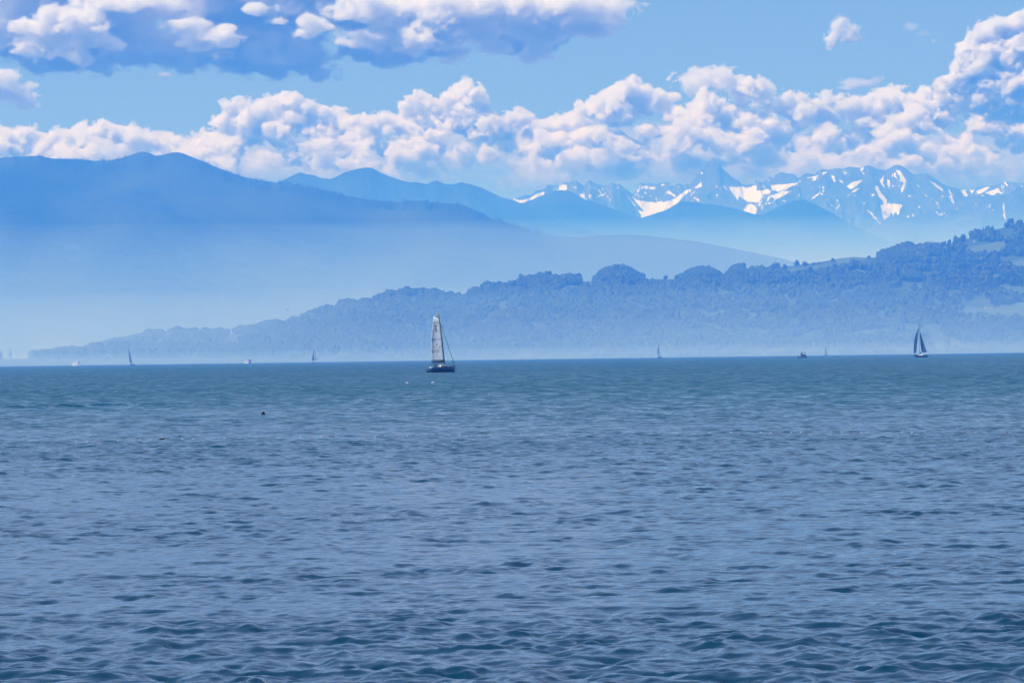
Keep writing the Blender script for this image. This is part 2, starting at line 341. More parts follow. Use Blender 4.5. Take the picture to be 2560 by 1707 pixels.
GROVES = [  # picture x range, top of the crowns in the middle and at the ends: woods on knolls of the ridge
 (1296, 1346, 691, 703), (1335, 1404, 686, 692), (1392, 1452, 685, 702), (1484, 1610, 663, 700), (1700, 1812, 666, 696), (1816, 1872, 661, 686), (1860, 1930, 668, 680), (2194, 2287, 606, 630), (2280, 2350, 606, 622)]
def grove_top(qx):
    top = np.full(qx.shape, 1e4)
    for a, b, t, e in GROVES:
        u = np.clip((qx - a) / (b - a), 0, 1); d = t + (e - t) * np.abs(2 * u - 1) ** 2.6
        if a == 2194: d = t + (e - t) * (1 - u) ** 1.3 * 0.9
        top = np.where((qx >= a) & (qx <= b), np.minimum(top, d), top)
    return top
_px = np.arange(-420, 2981, 2.0); _gp = np.interp(_px, GROUND[:, 0], GROUND[:, 1])
hp = np.stack([_px, np.minimum(_gp, np.convolve(np.pad(np.minimum(_gp, grove_top(_px) + 13.0), 3, mode='edge'), np.ones(7) / 7, 'valid'))], -1)
hill, HX, HY, HZ = make_ridge('hill', hp, HILL_D, HILL_FRONT, 900, 1300, 150, 0.30, 520, M_HILL, 17, wander=0.035, power=0.85, attrs=hill_attr, base_z=0.8)
H_MEADOW = hill_attr(HX, HY, HZ, *project(HX, HY, HZ), None, None)['meadow']
NYF = 150

def hill_points(n, seed, rows=(3, NYF + 4)):
    """Random points on the hill: world position, picture position, meadow."""
    r = np.random.default_rng(seed)
    i = r.integers(rows[0], rows[1], n); j = r.integers(0, HX.shape[1] - 1, n); f = r.random(n)
    x = HX[i, j] * (1 - f) + HX[i, j + 1] * f; y = HY[i, j] * (1 - f) + HY[i, j + 1] * f; z = HZ[i, j] * (1 - f) + HZ[i, j + 1] * f
    qx, qy = project(x, y, z)
    return x, y, z, qx, qy, H_MEADOW[i, j], i

# crown shapes: lumpy broadleaf crowns and layered conifers, as triangles
def _ico():
    p = (1 + 5 ** 0.5) / 2
    V = np.array([(-1, p, 0), (1, p, 0), (-1, -p, 0), (1, -p, 0), (0, -1, p), (0, 1, p), (0, -1, -p), (0, 1, -p), (p, 0, -1), (p, 0, 1), (-p, 0, -1), (-p, 0, 1)], float)
    F = np.array([(0, 11, 5), (0, 5, 1), (0, 1, 7), (0, 7, 10), (0, 10, 11), (1, 5, 9), (5, 11, 4), (11, 10, 2), (10, 7, 6), (7, 1, 8), (3, 9, 4), (3, 4, 2), (3, 2, 6), (3, 6, 8), (3, 8, 9), (4, 9, 5), (2, 4, 11), (6, 2, 10), (8, 6, 7), (9, 8, 1)])
    return V / np.linalg.norm(V[0]), F

def broadleaf(seed):
    r = np.random.default_rng(seed); V0, F0 = _ico(); Vs, Fs = [], []
    for k in range(4):
        c = r.uniform(-0.45, 0.45, 3) * (0 if k == 0 else 1); c[2] = 0.55 + (c[2] * 0.6 if k else 0); s = r.uniform(0.28, 0.45) if k else 0.5
        Vs.append(V0 * s * r.uniform(0.72, 1.25, (12, 1)) + c); Fs.append(F0 + 12 * k)
    return np.concatenate(Vs), np.concatenate(Fs)

def conifer(seed):
    r = np.random.default_rng(seed); Vs, Fs = [], []; n = 0
    for k in range(4):
        z0 = 0.06 + 0.21 * k; rad = 0.21 * (1 - k * 0.2); h = 0.34 if k < 3 else 0.31
        a = np.linspace(0, 2 * math.pi, 6)[:-1] + r.uniform(0, 1)
        ring = np.stack([np.cos(a) * rad * r.uniform(0.7, 1.2, 5), np.sin(a) * rad * r.uniform(0.7, 1.2, 5), z0 + r.uniform(-0.03, 0.03, 5)], -1)
        Vs.append(np.concatenate([ring, [(0, 0, z0 + h)]])); Fs.append(np.array([(n + q, n + (q + 1) % 5, n + 5) for q in range(5)])); n += 6
    return np.concatenate(Vs), np.concatenate(Fs)

BROAD = [broadleaf(s) for s in range(10)]; CONI = [conifer(s) for s in range(6)]

def woods(name, x, y, z, h, w, con, mats, label, seed=0, vary=0.25):
    r = np.random.default_rng(seed); Vs, Fs, Ms, n = [], [], [], 0
    for kinds, sel in ((BROAD, ~con), (CONI, con)):
        ids = np.where(sel)[0]
        for k, (V0, F0) in enumerate(kinds):
            q = ids[k::len(kinds)]
            if not len(q): continue
            a = r.uniform(0, 6.28, len(q)); ca, sa = np.cos(a), np.sin(a)
            V = np.empty((len(q), len(V0), 3))
            V[..., 0] = x[q, None] + w[q, None] * (V0[:, 0] * ca[:, None] - V0[:, 1] * sa[:, None])
            V[..., 1] = y[q, None] + w[q, None] * (V0[:, 0] * sa[:, None] + V0[:, 1] * ca[:, None])
            V[..., 2] = z[q, None] + h[q, None] * V0[:, 2]
            Vs.append(V.reshape(-1, 3)); Fs.append((F0[None] + (np.arange(len(q)) * len(V0))[:, None, None] + n).reshape(-1, 3)); n += len(q) * len(V0)
            mi = r.integers(0, 3, len(q)) if kinds is BROAD else np.full(len(q), 3); Ms.append(np.repeat(mi, len(F0)))
    o = raw_mesh(name, np.concatenate(Vs), np.concatenate(Fs), mats, smooth=False, mat_idx=np.concatenate(Ms))
    return tag(o, label, 'woods', kind='stuff')

def leaf_mat(name, c):
    t = NT(name); nz = t.noise(0.35, 3, 0.6, t.pos())
    col = t.mix(nz.outputs['Fac'], tuple(v * 0.6 for v in c), tuple(v * 1.4 for v in c)); t.bsdf(col, 0.8, 0, 0.1); return t.m
LEAVES = [leaf_mat('beech_leaves', (0.034, 0.062, 0.020)), leaf_mat('oak_leaves', (0.045, 0.070, 0.024)), leaf_mat('lime_leaves', (0.060, 0.085, 0.030)), leaf_mat('spruce_needles', (0.018, 0.038, 0.020))]
BARK = paint('bark', (0.09, 0.07, 0.05), 0.9, 0.3, 4)

r_ = np.random.default_rng(3)
x, y, z, qx, qy, md, row = hill_points(90000, 5)
top = grove_top(qx); ingrove = top < 9e3
crest = (row > NYF - 14) & (row < NYF + 4)
bare = (((qx > 1450) & (qx < 1488)) | ((qx > 1604) & (qx < 1705)) | ((qx > 1950) & (qx < 2196))) & (row > NYF - 22)
dens_n = fbm(qx / 45, qy / 12, 91, 3)
keep = (md < 0.35) & (dens_n > -0.24) & ~bare
keep &= (qy < 896) & (r_.random(len(x)) < np.where(qx > 2620, 0.4, 1.0)) 
xs, ys, zs = x[keep], y[keep], z[keep]
hh = r_.uniform(9, 19, keep.sum()) * (1.0 + 0.5 * fbm(qx[keep] / 22, qy[keep] / 14, 95, 2)); con = r_.random(keep.sum()) < np.where(qx[keep] > 2330, 0.75, 0.22)
woods('woods', xs, ys, zs - 1.0, hh, hh * np.where(con, 0.9, r_.uniform(0.55, 0.85, keep.sum())), con, LEAVES, 'mixed woods covering the hill across the lake', 1)
# the groves on the ridge stand denser
k = np.where(ingrove & (row > NYF - 22) & (row < NYF + 3))[0]
gx2, gy2, gz2, gq2, _, _, _ = hill_points(60000, 6, (NYF - 16, NYF + 3)); s_ = grove_top(gq2) < 9e3
gx2, gy2, gz2, gq2 = gx2[s_], gy2[s_], gz2[s_], gq2[s_]; rr = np.random.default_rng(8); gh = rr.uniform(9, 16, len(gx2)); gc = rr.random(len(gx2)) < np.where(gq2 > 2190, .7, .1)
woods('grove', gx2, gy2, gz2 - 0.6, gh, gh * np.where(gc, 0.8, rr.uniform(.4, .62, len(gx2))), gc, LEAVES, 'dense groves standing on the ridge of the green hill', 2)
# conifers along the crest of the big mountain
LX, LY, LZ = LEFTM[1:]
r2 = np.random.default_rng(5); n = 7000
i = r2.integers(186, 206, n); j = r2.integers(60, 1000, n); qx2, qy2 = project(LX[i, j], LY[i, j], LZ[i, j])
ok = (fbm(qx2 / 30, qy2 * 0 + 1.5, 61, 3) > np.where(qx2 < 480, 0.0, -0.25)) & ~((qx2 > 318) & (qx2 < 500)) & (qx2 < 1350)
i, j = i[ok], j[ok]; hh = r2.uniform(7, 17, len(i))
woods('forest', LX[i, j] + r2.uniform(-3, 3, len(i)), LY[i, j], LZ[i, j] - 1, hh, hh * 0.8, np.ones(len(i), bool), LEAVES, 'dark conifer forest along the crest of the big blue mountain', 3)
# ------------------------------------------------------------------ the lake
def lake_rows():
    d, r = 22.0, []
    while d < 620: r.append(d); d += 0.048 if d < 48 else 0.048 * (d / 48) ** 1.3
    while d < 8900: r.append(d); d *= 1.045
    return np.array(r)

def gust(X, Y):
    """How ruffled the surface is: calmer and rougher streaks lying across the view."""
    s = np.sqrt(np.maximum(Y, 1.0))
    g = 0.95 + 0.30 * fbm(X / (Y * 0.22 + 14) + 3.1, 46 / s * 4.0, 201, 3) + 0.25 * fbm(X / 9.0, Y / 6.0, 203, 3)
    g += 0.40 * sstep(43.5, 37.5, Y + 2.0 * fbm(X / 6, Y / 6, 205, 2)) - 0.22 * sstep(40, 47, Y) * sstep(105, 80, Y)
    g += 0.45 * sstep(95, 120, Y) * sstep(165, 140, Y) + 0.30 * sstep(215, 430, Y + 16 * fbm(X / 30, Y * 0, 207, 2))
    return np.clip(g, 0.35, 1.9)

WD = lake_rows(); NC = 960
u = np.linspace(-1, 1, NC)
WX = (9.5 + 0.165 * WD)[:, None] * u[None] ; WY = np.repeat(WD[:, None], NC, 1)
far = WD > 640
WX[far] = np.sign(u) * np.abs(u) ** 1.6 * (16500 - 14000 * 0 ) * np.clip((WD[far, None] - 600) / 500, 0, 1) + WX[far] * (1 - np.clip((WD[far, None] - 600) / 500, 0, 1))
sp = np.gradient(WD)
WZ = np.zeros_like(WX)
rw = np.random.default_rng(77)
wave = ~far
gx, gy = WX[wave], WY[wave]; gg = gust(gx, gy); dsp = sp[wave][:, None]
wx = gx + 0.35 * fbm(gx / 3.1, gy / 3.1, 210, 2); wy = gy + 0.35 * fbm(gx / 3.3, gy / 3.3, 213, 2)
zz = np.zeros_like(gx); NW = 70
for k in range(NW):
    lam = 0.13 * (1.7 / 0.13) ** ((k + rw.random()) / NW); th = math.radians(-90 + 18 + rw.normal() * 66); kk = 2 * math.pi / lam
    slope = 0.0270 * (1.0 if lam < 0.2 else 1.0 if lam < 1.0 else (1.0 / lam) ** 1.3)
    A = slope / kk * sstep(0.45, 0.22, dsp / lam)
    ph = kk * (math.cos(th) * wx + math.sin(th) * wy) + rw.uniform(0, 6.28)
    s = np.sin(ph); zz += A * (s + 0.36 * np.cos(2 * ph))
zz *= np.minimum(gg * (0.74 + 0.72 * sstep(-0.1, 0.5, fbm(gx / 0.5, gy / 0.85, 221, 2)) + 0.22 * fbm(gx / 5.0, gy / 7.0, 224, 2)), 1.55)      # small wave groups between smoother patches
zz = np.where(np.abs(np.gradient(zz, axis=0) / dsp) > 0.55, 0.6 * zz + 0.2 * (np.roll(zz, 1, 0) + np.roll(zz, -1, 0)), zz)
# a low line of broken water at the left
wl = np.array([on_water(0, 1021), on_water(200, 1016), on_water(415, 1009)])
yl = np.interp(gx, wl[:, 0], wl[:, 1]) + 1.2 * fbm(gx / 5, gx * 0, 217, 2)
zz += 0.24 * np.exp(-((gy - yl) / 1.5) ** 2) * sstep(wl[2, 0] + 3, wl[2, 0] - 6, gx) * (0.75 + 0.5 * fbm(gx / 1.5, gy / 3, 218, 2))
WZ[wave] = zz
WY[wave] -= 0.6 * zz                       # crests lean towards the shore
G_ = np.ones_like(WX); G_[wave] = gg; G_[far] = gust(WX[far], WY[far])
t = NT('lake_water')
p = t.pos()
sep = t.n('ShaderNodeSeparateXYZ'); t.l(p, sep.inputs[0])
dist = sep.outputs[1]
def slopes(scale, detail, k, sy=1.0):
    mp = t.n('ShaderNodeVectorMath', operation='MULTIPLY'); t.l(p, mp.inputs[0]); mp.inputs[1].default_value = (1, sy, 1)
    nz = t.noise(scale, detail, 0.6, mp.outputs[0])
    s = t.n('ShaderNodeVectorMath', operation='SUBTRACT'); t.l(nz.outputs['Color'], s.inputs[0]); s.inputs[1].default_value = (0.5, 0.5, 0.5)
    m = t.n('ShaderNodeVectorMath', operation='SCALE'); t.l(s.outputs[0], m.inputs[0]); t.val(m.inputs['Scale'], k); return m.outputs[0]
gat = t.attr('ruffle')
mr = t.n('ShaderNodeMapRange', interpolation_type='SMOOTHSTEP'); t.l(dist, mr.inputs[0])
for k_, v_ in enumerate((60.0, 330.0, 0.0, 1.0)): mr.inputs[k_ + 1].default_value = v_
farf = mr.outputs[0]
fine = slopes(6.5, 3, t.math('MULTIPLY', gat, 0.22))
coarse = slopes(0.9, 3, t.math('MULTIPLY', t.math('MULTIPLY', gat, farf), 1.25))
nrm = t.n('ShaderNodeNewGeometry').outputs['Normal']
a1 = t.n('ShaderNodeVectorMath', operation='ADD'); t.l(fine, a1.inputs[0]); t.l(coarse, a1.inputs[1])
fl = t.n('ShaderNodeVectorMath', operation='MULTIPLY'); t.l(a1.outputs[0], fl.inputs[0]); fl.inputs[1].default_value = (1, 1, 0)
# the wind drives the waves at the shore: their steeper fronts face it
cb = t.n('ShaderNodeCombineXYZ'); pn = t.noise(0.42, 3, 0.65, p); t.l(t.math('MULTIPLY', t.math('MULTIPLY', gat, farf), t.math('MULTIPLY', t.math('MAXIMUM', t.math('SUBTRACT', pn.outputs['Fac'], 0.28), 0.0), -0.9)), cb.inputs[1])
a3 = t.n('ShaderNodeVectorMath', operation='ADD'); t.l(nrm, a3.inputs[0]); t.l(cb.outputs[0], a3.inputs[1])
a2 = t.n('ShaderNodeVectorMath', operation='ADD'); t.l(fl.outputs[0], a2.inputs[0]); t.l(a3.outputs[0], a2.inputs[1])
nn = t.n('ShaderNodeVectorMath', operation='NORMALIZE'); t.l(a2.outputs[0], nn.inputs[0])
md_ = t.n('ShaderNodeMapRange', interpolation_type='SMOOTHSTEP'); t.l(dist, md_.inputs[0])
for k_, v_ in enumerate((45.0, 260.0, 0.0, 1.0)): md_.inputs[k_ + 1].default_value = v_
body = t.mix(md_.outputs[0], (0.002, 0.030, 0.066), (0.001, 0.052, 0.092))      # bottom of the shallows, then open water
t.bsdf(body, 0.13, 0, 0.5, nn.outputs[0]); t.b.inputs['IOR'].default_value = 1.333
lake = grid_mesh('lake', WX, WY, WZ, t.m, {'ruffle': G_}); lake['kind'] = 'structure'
t = NT('valley_ground'); nz = t.noise(0.004, 5, 0.6, t.pos()); t.bsdf(t.mix(nz.outputs['Fac'], (0.03, 0.05, 0.02), (0.09, 0.12, 0.05)), 0.95, 0, 0.05)
gx_ = np.linspace(-15900, 15900, 60); gy_ = np.concatenate([[8350, 8420, 8500], np.linspace(8700, 46500, 40)])
GXX, GYY = np.meshgrid(gx_, gy_)
ground = grid_mesh('ground', GXX, GYY, np.where(GYY < 8400, -1.0, 0.45) + 0 * GXX, t.m); ground['kind'] = 'structure'
# ------------------------------------------------------------------ building helpers for things
class MB:
    """Collects boxes, tubes, lofts and grids; build() links them as one mesh object."""
    def __init__(self): self.V, self.F = [], []
    def add(self, V, F):
        n = len(self.V); self.V += [tuple(v) for v in V]; self.F += [tuple(i + n for i in f) for f in F]; return self
    def box(self, x0, x1, y0, y1, z0, z1):
        V = [(x, y, z) for z in (z0, z1) for y in (y0, y1) for x in (x0, x1)]
        return self.add(V, [(0, 2, 3, 1), (4, 5, 7, 6), (0, 1, 5, 4), (2, 6, 7, 3), (0, 4, 6, 2), (1, 3, 7, 5)])
    def tube(self, pts, r, n=8, r1=None):
        pts = [Vector(p) for p in pts]; m = len(pts); V, F = [], []
        for i, p in enumerate(pts):
            d = (pts[min(i + 1, m - 1)] - pts[max(i - 1, 0)]).normalized()
            a = d.orthogonal().normalized(); b = d.cross(a); q = r if r1 is None else r + (r1 - r) * i / max(1, m - 1)
            V += [p + q * (math.cos(2 * math.pi * k / n) * a + math.sin(2 * math.pi * k / n) * b) for k in range(n)]
        for i in range(m - 1):
            F += [(i * n + k, i * n + (k + 1) % n, (i + 1) * n + (k + 1) % n, (i + 1) * n + k) for k in range(n)]
        F += [tuple(range(n - 1, -1, -1)), tuple((m - 1) * n + k for k in range(n))]
        return self.add(V, F)
    def lathe(self, prof, n=16, c=(0, 0, 0), sx=1.0, sy=1.0):
        V, F = [], []
        for r, z in prof: V += [(c[0] + sx * r * math.cos(2 * math.pi * k / n), c[1] + sy * r * math.sin(2 * math.pi * k / n), c[2] + z) for k in range(n)]
        for i in range(len(prof) - 1): F += [(i * n + k, i * n + (k + 1) % n, (i + 1) * n + (k + 1) % n, (i + 1) * n + k) for k in range(n)]
        F += [tuple(range(n - 1, -1, -1)), tuple((len(prof) - 1) * n + k for k in range(n))]
        return self.add(V, F)
    def loft(self, rings, cap=True):
        n = len(rings[0]); V = [p for r in rings for p in r]; F = []
        for i in range(len(rings) - 1): F += [(i * n + k, i * n + (k + 1) % n, (i + 1) * n + (k + 1) % n, (i + 1) * n + k) for k in range(n)]
        if cap: F += [tuple(range(n - 1, -1, -1)), tuple((len(rings) - 1) * n + k for k in range(n))]
        return self.add(V, F)
    def sheet(self, P, thick):
        """P: rows of points; a sheet with real thickness along y."""
        r, c = len(P), len(P[0]); V = [p for row in P for p in row] + [(p[0], p[1] + thick, p[2]) for row in P for p in row]; o = r * c; F = []
        for i in range(r - 1):
            for j in range(c - 1):
                a = (i * c + j, i * c + j + 1, (i + 1) * c + j + 1, (i + 1) * c + j); F += [a, tuple(o + q for q in reversed(a))]
        edge = [j for j in range(c)] + [i * c + c - 1 for i in range(1, r)] + [(r - 1) * c + j for j in range(c - 2, -1, -1)] + [i * c for i in range(r - 2, 0, -1)]
        for k in range(len(edge)):
            a, b = edge[k], edge[(k + 1) % len(edge)]; F.append((b, a, a + o, b + o))
        return self.add(V, F)
    def turn(self, ang, c=(0, 0)):
        ca, sa = math.cos(ang), math.sin(ang)
        self.V = [(c[0] + (x - c[0]) * ca - (y - c[1]) * sa, c[1] + (x - c[0]) * sa + (y - c[1]) * ca, z) for x, y, z in self.V]; return self
    def build(self, name, mat, parent=None, loc=None, smooth=False):
        me = bpy.data.meshes.new(name); me.from_pydata(self.V, [], self.F)
        bm = bmesh.new(); bm.from_mesh(me); bmesh.ops.recalc_face_normals(bm, faces=bm.faces); bm.to_mesh(me); bm.free()
        me.polygons.foreach_set('use_smooth', np.full(len(me.polygons), smooth)); me.materials.append(mat)
        o = bpy.data.objects.new(name, me); COL.objects.link(o)
        if parent: o.parent = parent
        if loc is not None: o.location = loc
        return o

def empty(name, loc, label, cat, group=None, rz=0.0):
    o = bpy.data.objects.new(name, None); COL.objects.link(o); o.location = loc; o.rotation_euler = (0, 0, rz); o.empty_display_size = 0.5
    return tag(o, label, cat, group)

def copy_tree(o, parent=None):
    kids = [c for c in bpy.data.objects if c.parent == o]
    c = o.copy(); COL.objects.link(c); c.parent = parent
    for k in kids: copy_tree(k, c)
    return c

def cloth(name, col, thru=0.35):
    t = NT(name); nz = t.noise(1.4, 4, 0.6, t.n('ShaderNodeTexCoord').outputs['Object'])
    c = t.mix(nz.outputs['Fac'], tuple(v * 0.9 for v in col), tuple(min(1, v * 1.06) for v in col)); t.bsdf(c, 0.7, 0, 0.2)
    tr = t.n('ShaderNodeBsdfTranslucent'); t.l(c, tr.inputs[0]); mx = t.n('ShaderNodeMixShader'); mx.inputs[0].default_value = thru
    t.l(t.b.outputs[0], mx.inputs[1]); t.l(tr.outputs[0], mx.inputs[2]); t.l(mx.outputs[0], t.out.inputs['Surface']); return t.m

M = dict(sail=cloth('sailcloth', (0.78, 0.85, 0.92), 0.5), mid_sail=cloth('pale_grey_sailcloth', (0.5, 0.55, 0.6), 0.3), grey_sail=cloth('grey_sailcloth', (0.42, 0.50, 0.56), 0.35), blue_sail=cloth('blue_sailcloth', (0.07, 0.14, 0.22), 0.15), white_sail=cloth('white_sailcloth', (0.85, 0.85, 0.85), 0.4),
         seam=paint('seam_thread', (0.05, 0.07, 0.10)), print_=paint('sail_print', (0.012, 0.02, 0.04)), green=paint('head_panel', (0.10, 0.20, 0.20)),
         black=paint('black_cloth', (0.008, 0.009, 0.012), 0.8), hull_blue=paint('blue_grey_gelcoat', (0.030, 0.075, 0.15), 0.25, 0.1, 1.2), navy=paint('navy_gelcoat', (0.007, 0.014, 0.035), 0.25), hull_white=paint('white_gelcoat', (0.78, 0.79, 0.8), 0.25, 0.05),
         pale=paint('pale_grey_gelcoat', (0.03, 0.06, 0.10), 0.3), dark=paint('dark_metal', (0.012, 0.016, 0.026), 0.4), alu=paint('alloy', (0.10, 0.12, 0.15), 0.35, 0.1, 3, 0.5, 0.6), glass=paint('tinted_window', (0.01, 0.014, 0.02), 0.08, 0.1, 2, 0.6), deck=paint('deck_grey', (0.35, 0.36, 0.36), 0.6), cream=paint('cream_deck', (0.7, 0.66, 0.6), 0.5),
         float=paint('weathered_white_plastic', (0.45, 0.45, 0.45), 0.5), red=paint('red_plastic', (0.25, 0.02, 0.02), 0.4), white=paint('white_plastic', (0.8, 0.8, 0.8), 0.35), wall=paint('white_render', (0.72, 0.70, 0.66), 0.8, 0.08, 0.6), wall2=paint('cream_render', (0.55, 0.48, 0.38), 0.8, 0.1, 0.6), roof=paint('red_tiles', (0.24, 0.09, 0.06), 0.8, 0.25, 1.5), roof2=paint('brown_tiles', (0.15, 0.09, 0.07), 0.8, 0.25, 1.5), slate=paint('slate', (0.08, 0.09, 0.10), 0.6), stone=paint('church_stone', (0.30, 0.28, 0.25), 0.9, 0.2, 0.4),
         skin=paint('skin', (0.35, 0.20, 0.14), 0.6), jacket=paint('dark_jacket', (0.010, 0.013, 0.022), 0.8), hair=paint('dark_hair', (0.01, 0.008, 0.006), 0.7), feather_w=paint('white_feathers', (0.8, 0.8, 0.78), 0.7), feather_d=paint('dark_feathers', (0.014, 0.013, 0.013), 0.7), wood=paint('grey_stick', (0.03, 0.028, 0.025), 0.9), buoy=paint('black_plastic', (0.010, 0.007, 0.007), 0.4), gull=paint('gull_feathers', (0.06, 0.07, 0.08), 0.7))

def hull_mb(L, beam, fb, sheer=0.12, stern=0.75, rake=0.10, dip=0.25, n=15, top=1.0):
    """A lofted hull: stern at -L/2, bow at +L/2, waterline at z = 0."""
    rings = []
    for i in range(n):
        t = i / (n - 1); x = -L / 2 + L * t
        b = beam / 2 * (stern + (1 - stern) * math.sin(min(t / 0.45, 1) * math.pi / 2) if t < 0.45 else max(0.02, (1 - ((t - 0.45) / 0.55) ** 2.3)))
        z1 = fb * (1 + sheer * (2 * t - 1) + 0.06 * (2 * t - 1) ** 2); kz = -dip * (0.55 + 0.45 * math.sin(math.pi * min(1, t * 1.1)))
        r = []
        for k, (bb, zz) in enumerate(((1, z1), (0.97, z1 * 0.5), (0.84, 0.05), (0.5, kz * 0.7), (0, kz), (-0.5, kz * 0.7), (-0.84, 0.05), (-0.97, z1 * 0.5), (-1, z1))):
            lean = rake * L * (zz / fb - 0.5) * t ** 3
            r.append((x + lean, b * bb, zz))
        rings.append(r)
    return MB().loft(rings)

def hull_deck_z(t, fb, sheer=0.12): return fb * (1 + sheer * (2 * t - 1) + 0.06 * (2 * t - 1) ** 2)

def sail_mb(rows, k, depth, camber, boom=(0.0, 0.0), thick=0.02, cols=9):
    """rows: (height, left, right) in picture pixels from the anchor; k metres per pixel; the sheet bellies out along y."""
    rows = np.array(rows, float); hs = np.linspace(rows[0, 0], rows[-1, 0], 15); P = []
    for h in hs:
        a, b = np.interp(h, rows[:, 0], rows[:, 1]), np.interp(h, rows[:, 0], rows[:, 2]); f = (h - hs[0]) / (hs[-1] - hs[0])
        P.append([((a + (b - a) * u_) * k, depth + camber * math.sin(math.pi * u_ ** 0.8) * math.sin(math.pi * (0.15 + 0.8 * f)) + (boom[0] + (boom[1] - boom[0]) * u_), h * k) for u_ in np.linspace(0, 1, cols)])
    return MB().sheet(P, thick)

def person(loc, rz, label, legs='sit', shirt=None, s=1.0, lean=0.0):
    """A seated or standing figure grown as one surface from its joints (skin modifier)."""
    root = empty('person', loc, label, 'person', rz=rz)
    if legs == 'sit':
        J = {'pelvis': (0, 0, .10, .13), 'waist': (0, .02, .30, .125), 'chest': (lean, .03, .50, .15), 'neck': (lean, .02, .66, .055), 'chin': (lean, .0, .73, .075), 'head': (lean, -.01, .82, .095), 'crown': (lean, .0, .90, .06)}
        for q, sg in (('l', 1), ('r', -1)):
            J.update({q + 'sh': (lean + sg * .18, .03, .58, .065), q + 'el': (lean + sg * .24, -.08, .34, .045), q + 'wr': (lean + sg * .15, -.28, .26, .032), q + 'ha': (lean + sg * .12, -.36, .25, .028),
                      q + 'hip': (sg * .10, -.04, .09, .095), q + 'kn': (sg * .13, -.42, .10, .065), q + 'an': (sg * .13, -.48, -.30, .042), q + 'toe': (sg * .13, -.64, -.36, .035)})
    else:
        J = {'pelvis': (0, 0, .95, .14), 'waist': (0, 0, 1.12, .125), 'chest': (0, 0, 1.34, .155), 'neck': (0, 0, 1.50, .055), 'chin': (0, -.02, 1.57, .075), 'head': (0, -.02, 1.66, .095), 'crown': (0, 0, 1.74, .06)}
        for q, sg in (('l', 1), ('r', -1)):
            J.update({q + 'sh': (sg * .19, 0, 1.42, .065), q + 'el': (sg * .26, -.03, 1.15, .045), q + 'wr': (sg * .20, -.25, 1.08, .032), q + 'ha': (sg * .17, -.33, 1.10, .028),
                      q + 'hip': (sg * .10, 0, .90, .10), q + 'kn': (sg * .12, -.02, .50, .065), q + 'an': (sg * .12, .02, .09, .045), q + 'toe': (sg * .13, -.15, .04, .035)})
    E = [('pelvis', 'waist'), ('waist', 'chest'), ('chest', 'neck'), ('neck', 'chin'), ('chin', 'head'), ('head', 'crown')]
    for q in 'lr': E += [('chest', q + 'sh'), (q + 'sh', q + 'el'), (q + 'el', q + 'wr'), (q + 'wr', q + 'ha'), ('pelvis', q + 'hip'), (q + 'hip', q + 'kn'), (q + 'kn', q + 'an'), (q + 'an', q + 'toe')]
    names = list(J); me = bpy.data.meshes.new('body'); me.from_pydata([tuple(v * s for v in J[n][:3]) for n in names], [(names.index(a), names.index(b)) for a, b in E], [])
    o = bpy.data.objects.new('body', me); COL.objects.link(o); o.parent = root; me.materials.append(shirt or M['jacket'])
    sk = o.modifiers.new('skin', 'SKIN')
    for i, n in enumerate(names): me.skin_vertices[0].data[i].radius = (J[n][3] * s, J[n][3] * s)
    me.skin_vertices[0].data[0].use_root = True
    o.modifiers.new('smooth', 'SUBSURF').levels = 1; o.modifiers['smooth'].render_levels = 1
    hx, hy, hz = J['head'][:3]
    MB().lathe([(0.02, -.02), (.09, -.01), (.105, .04), (.08, .10), (.02, .125)], 12, (hx * s, (hy + .012) * s, hz * s)).build('hair', M['hair'], root, smooth=True)
    MB().lathe([(0.01, -.05), (.055, -.04), (.07, 0), (.06, .05), (.01, .06)], 10, (hx * s, (hy - .055) * s, (hz - .02) * s), 1.0, 0.7).build('face', M['skin'], root, smooth=True)
    return root

# ------------------------------------------------------------------ the sailing boat in the middle
A = on_water(1105, 930.5); ka = A.y / FPX * 1.0
boat = empty('sailing_boat', A, 'large sailing boat with one tall pale mainsail and round emblems near the masthead', 'sailing boat')
X_ = lambda px: (px - 1105) * ka
Z_ = lambda py: (930.5 - py) * ka
yaw = math.radians(38)
LA, BA, FA = 7.3, 2.6, 1.25
hull_mb(LA, BA, FA, 0.10, 0.86, 0.02, 0.35).turn(yaw).build('hull', M['hull_blue'], boat, smooth=True)
MB().loft([[(p[0], p[1] * 1.006, p[2]) for p in ((-LA / 2 + LA * i / 14, s_ * BA / 2 * (0.86 + 0.14 * math.sin(min(i / 14 / .45, 1) * math.pi / 2) if i / 14 < .45 else max(.02, 1 - ((i / 14 - .45) / .55) ** 2.3)) * w_, z_) for s_, w_, z_ in ((1, .885, .16), (1, .80, -.05), (-1, .80, -.05), (-1, .885, .16)))] for i in range(15)]).turn(yaw).build('boot_stripe', M['black'], boat)
dz = lambda t: hull_deck_z(t, FA, .10)
cab = MB().loft([[(-0.9, s * .85, dz(.36) - .05) for s in (1, -1)] + [(-0.8, -.70, dz(.36) + .34), (-0.8, .70, dz(.36) + .34)], [(.6, s * .85, dz(.6) - .05) for s in (1, -1)] + [(.6, -.66, dz(.6) + .34), (.6, .66, dz(.6) + .34)], [(1.9, s * .42, dz(.8) - .05) for s in (1, -1)] + [(1.7, -.30, dz(.8) + .12), (1.7, .30, dz(.8) + .12)]]).turn(yaw).build('cabin', M['cream'], boat)
MB().box(-.7, .9, -.86, .86, dz(.5) + .04, dz(.5) + .22).turn(yaw).build('window', M['glass'], cab)
MB().box(-2.9, -.95, -.75, .75, dz(.2) - .03, dz(.2) + .05).turn(yaw).build('cockpit', M['deck'], boat)
rail = MB()
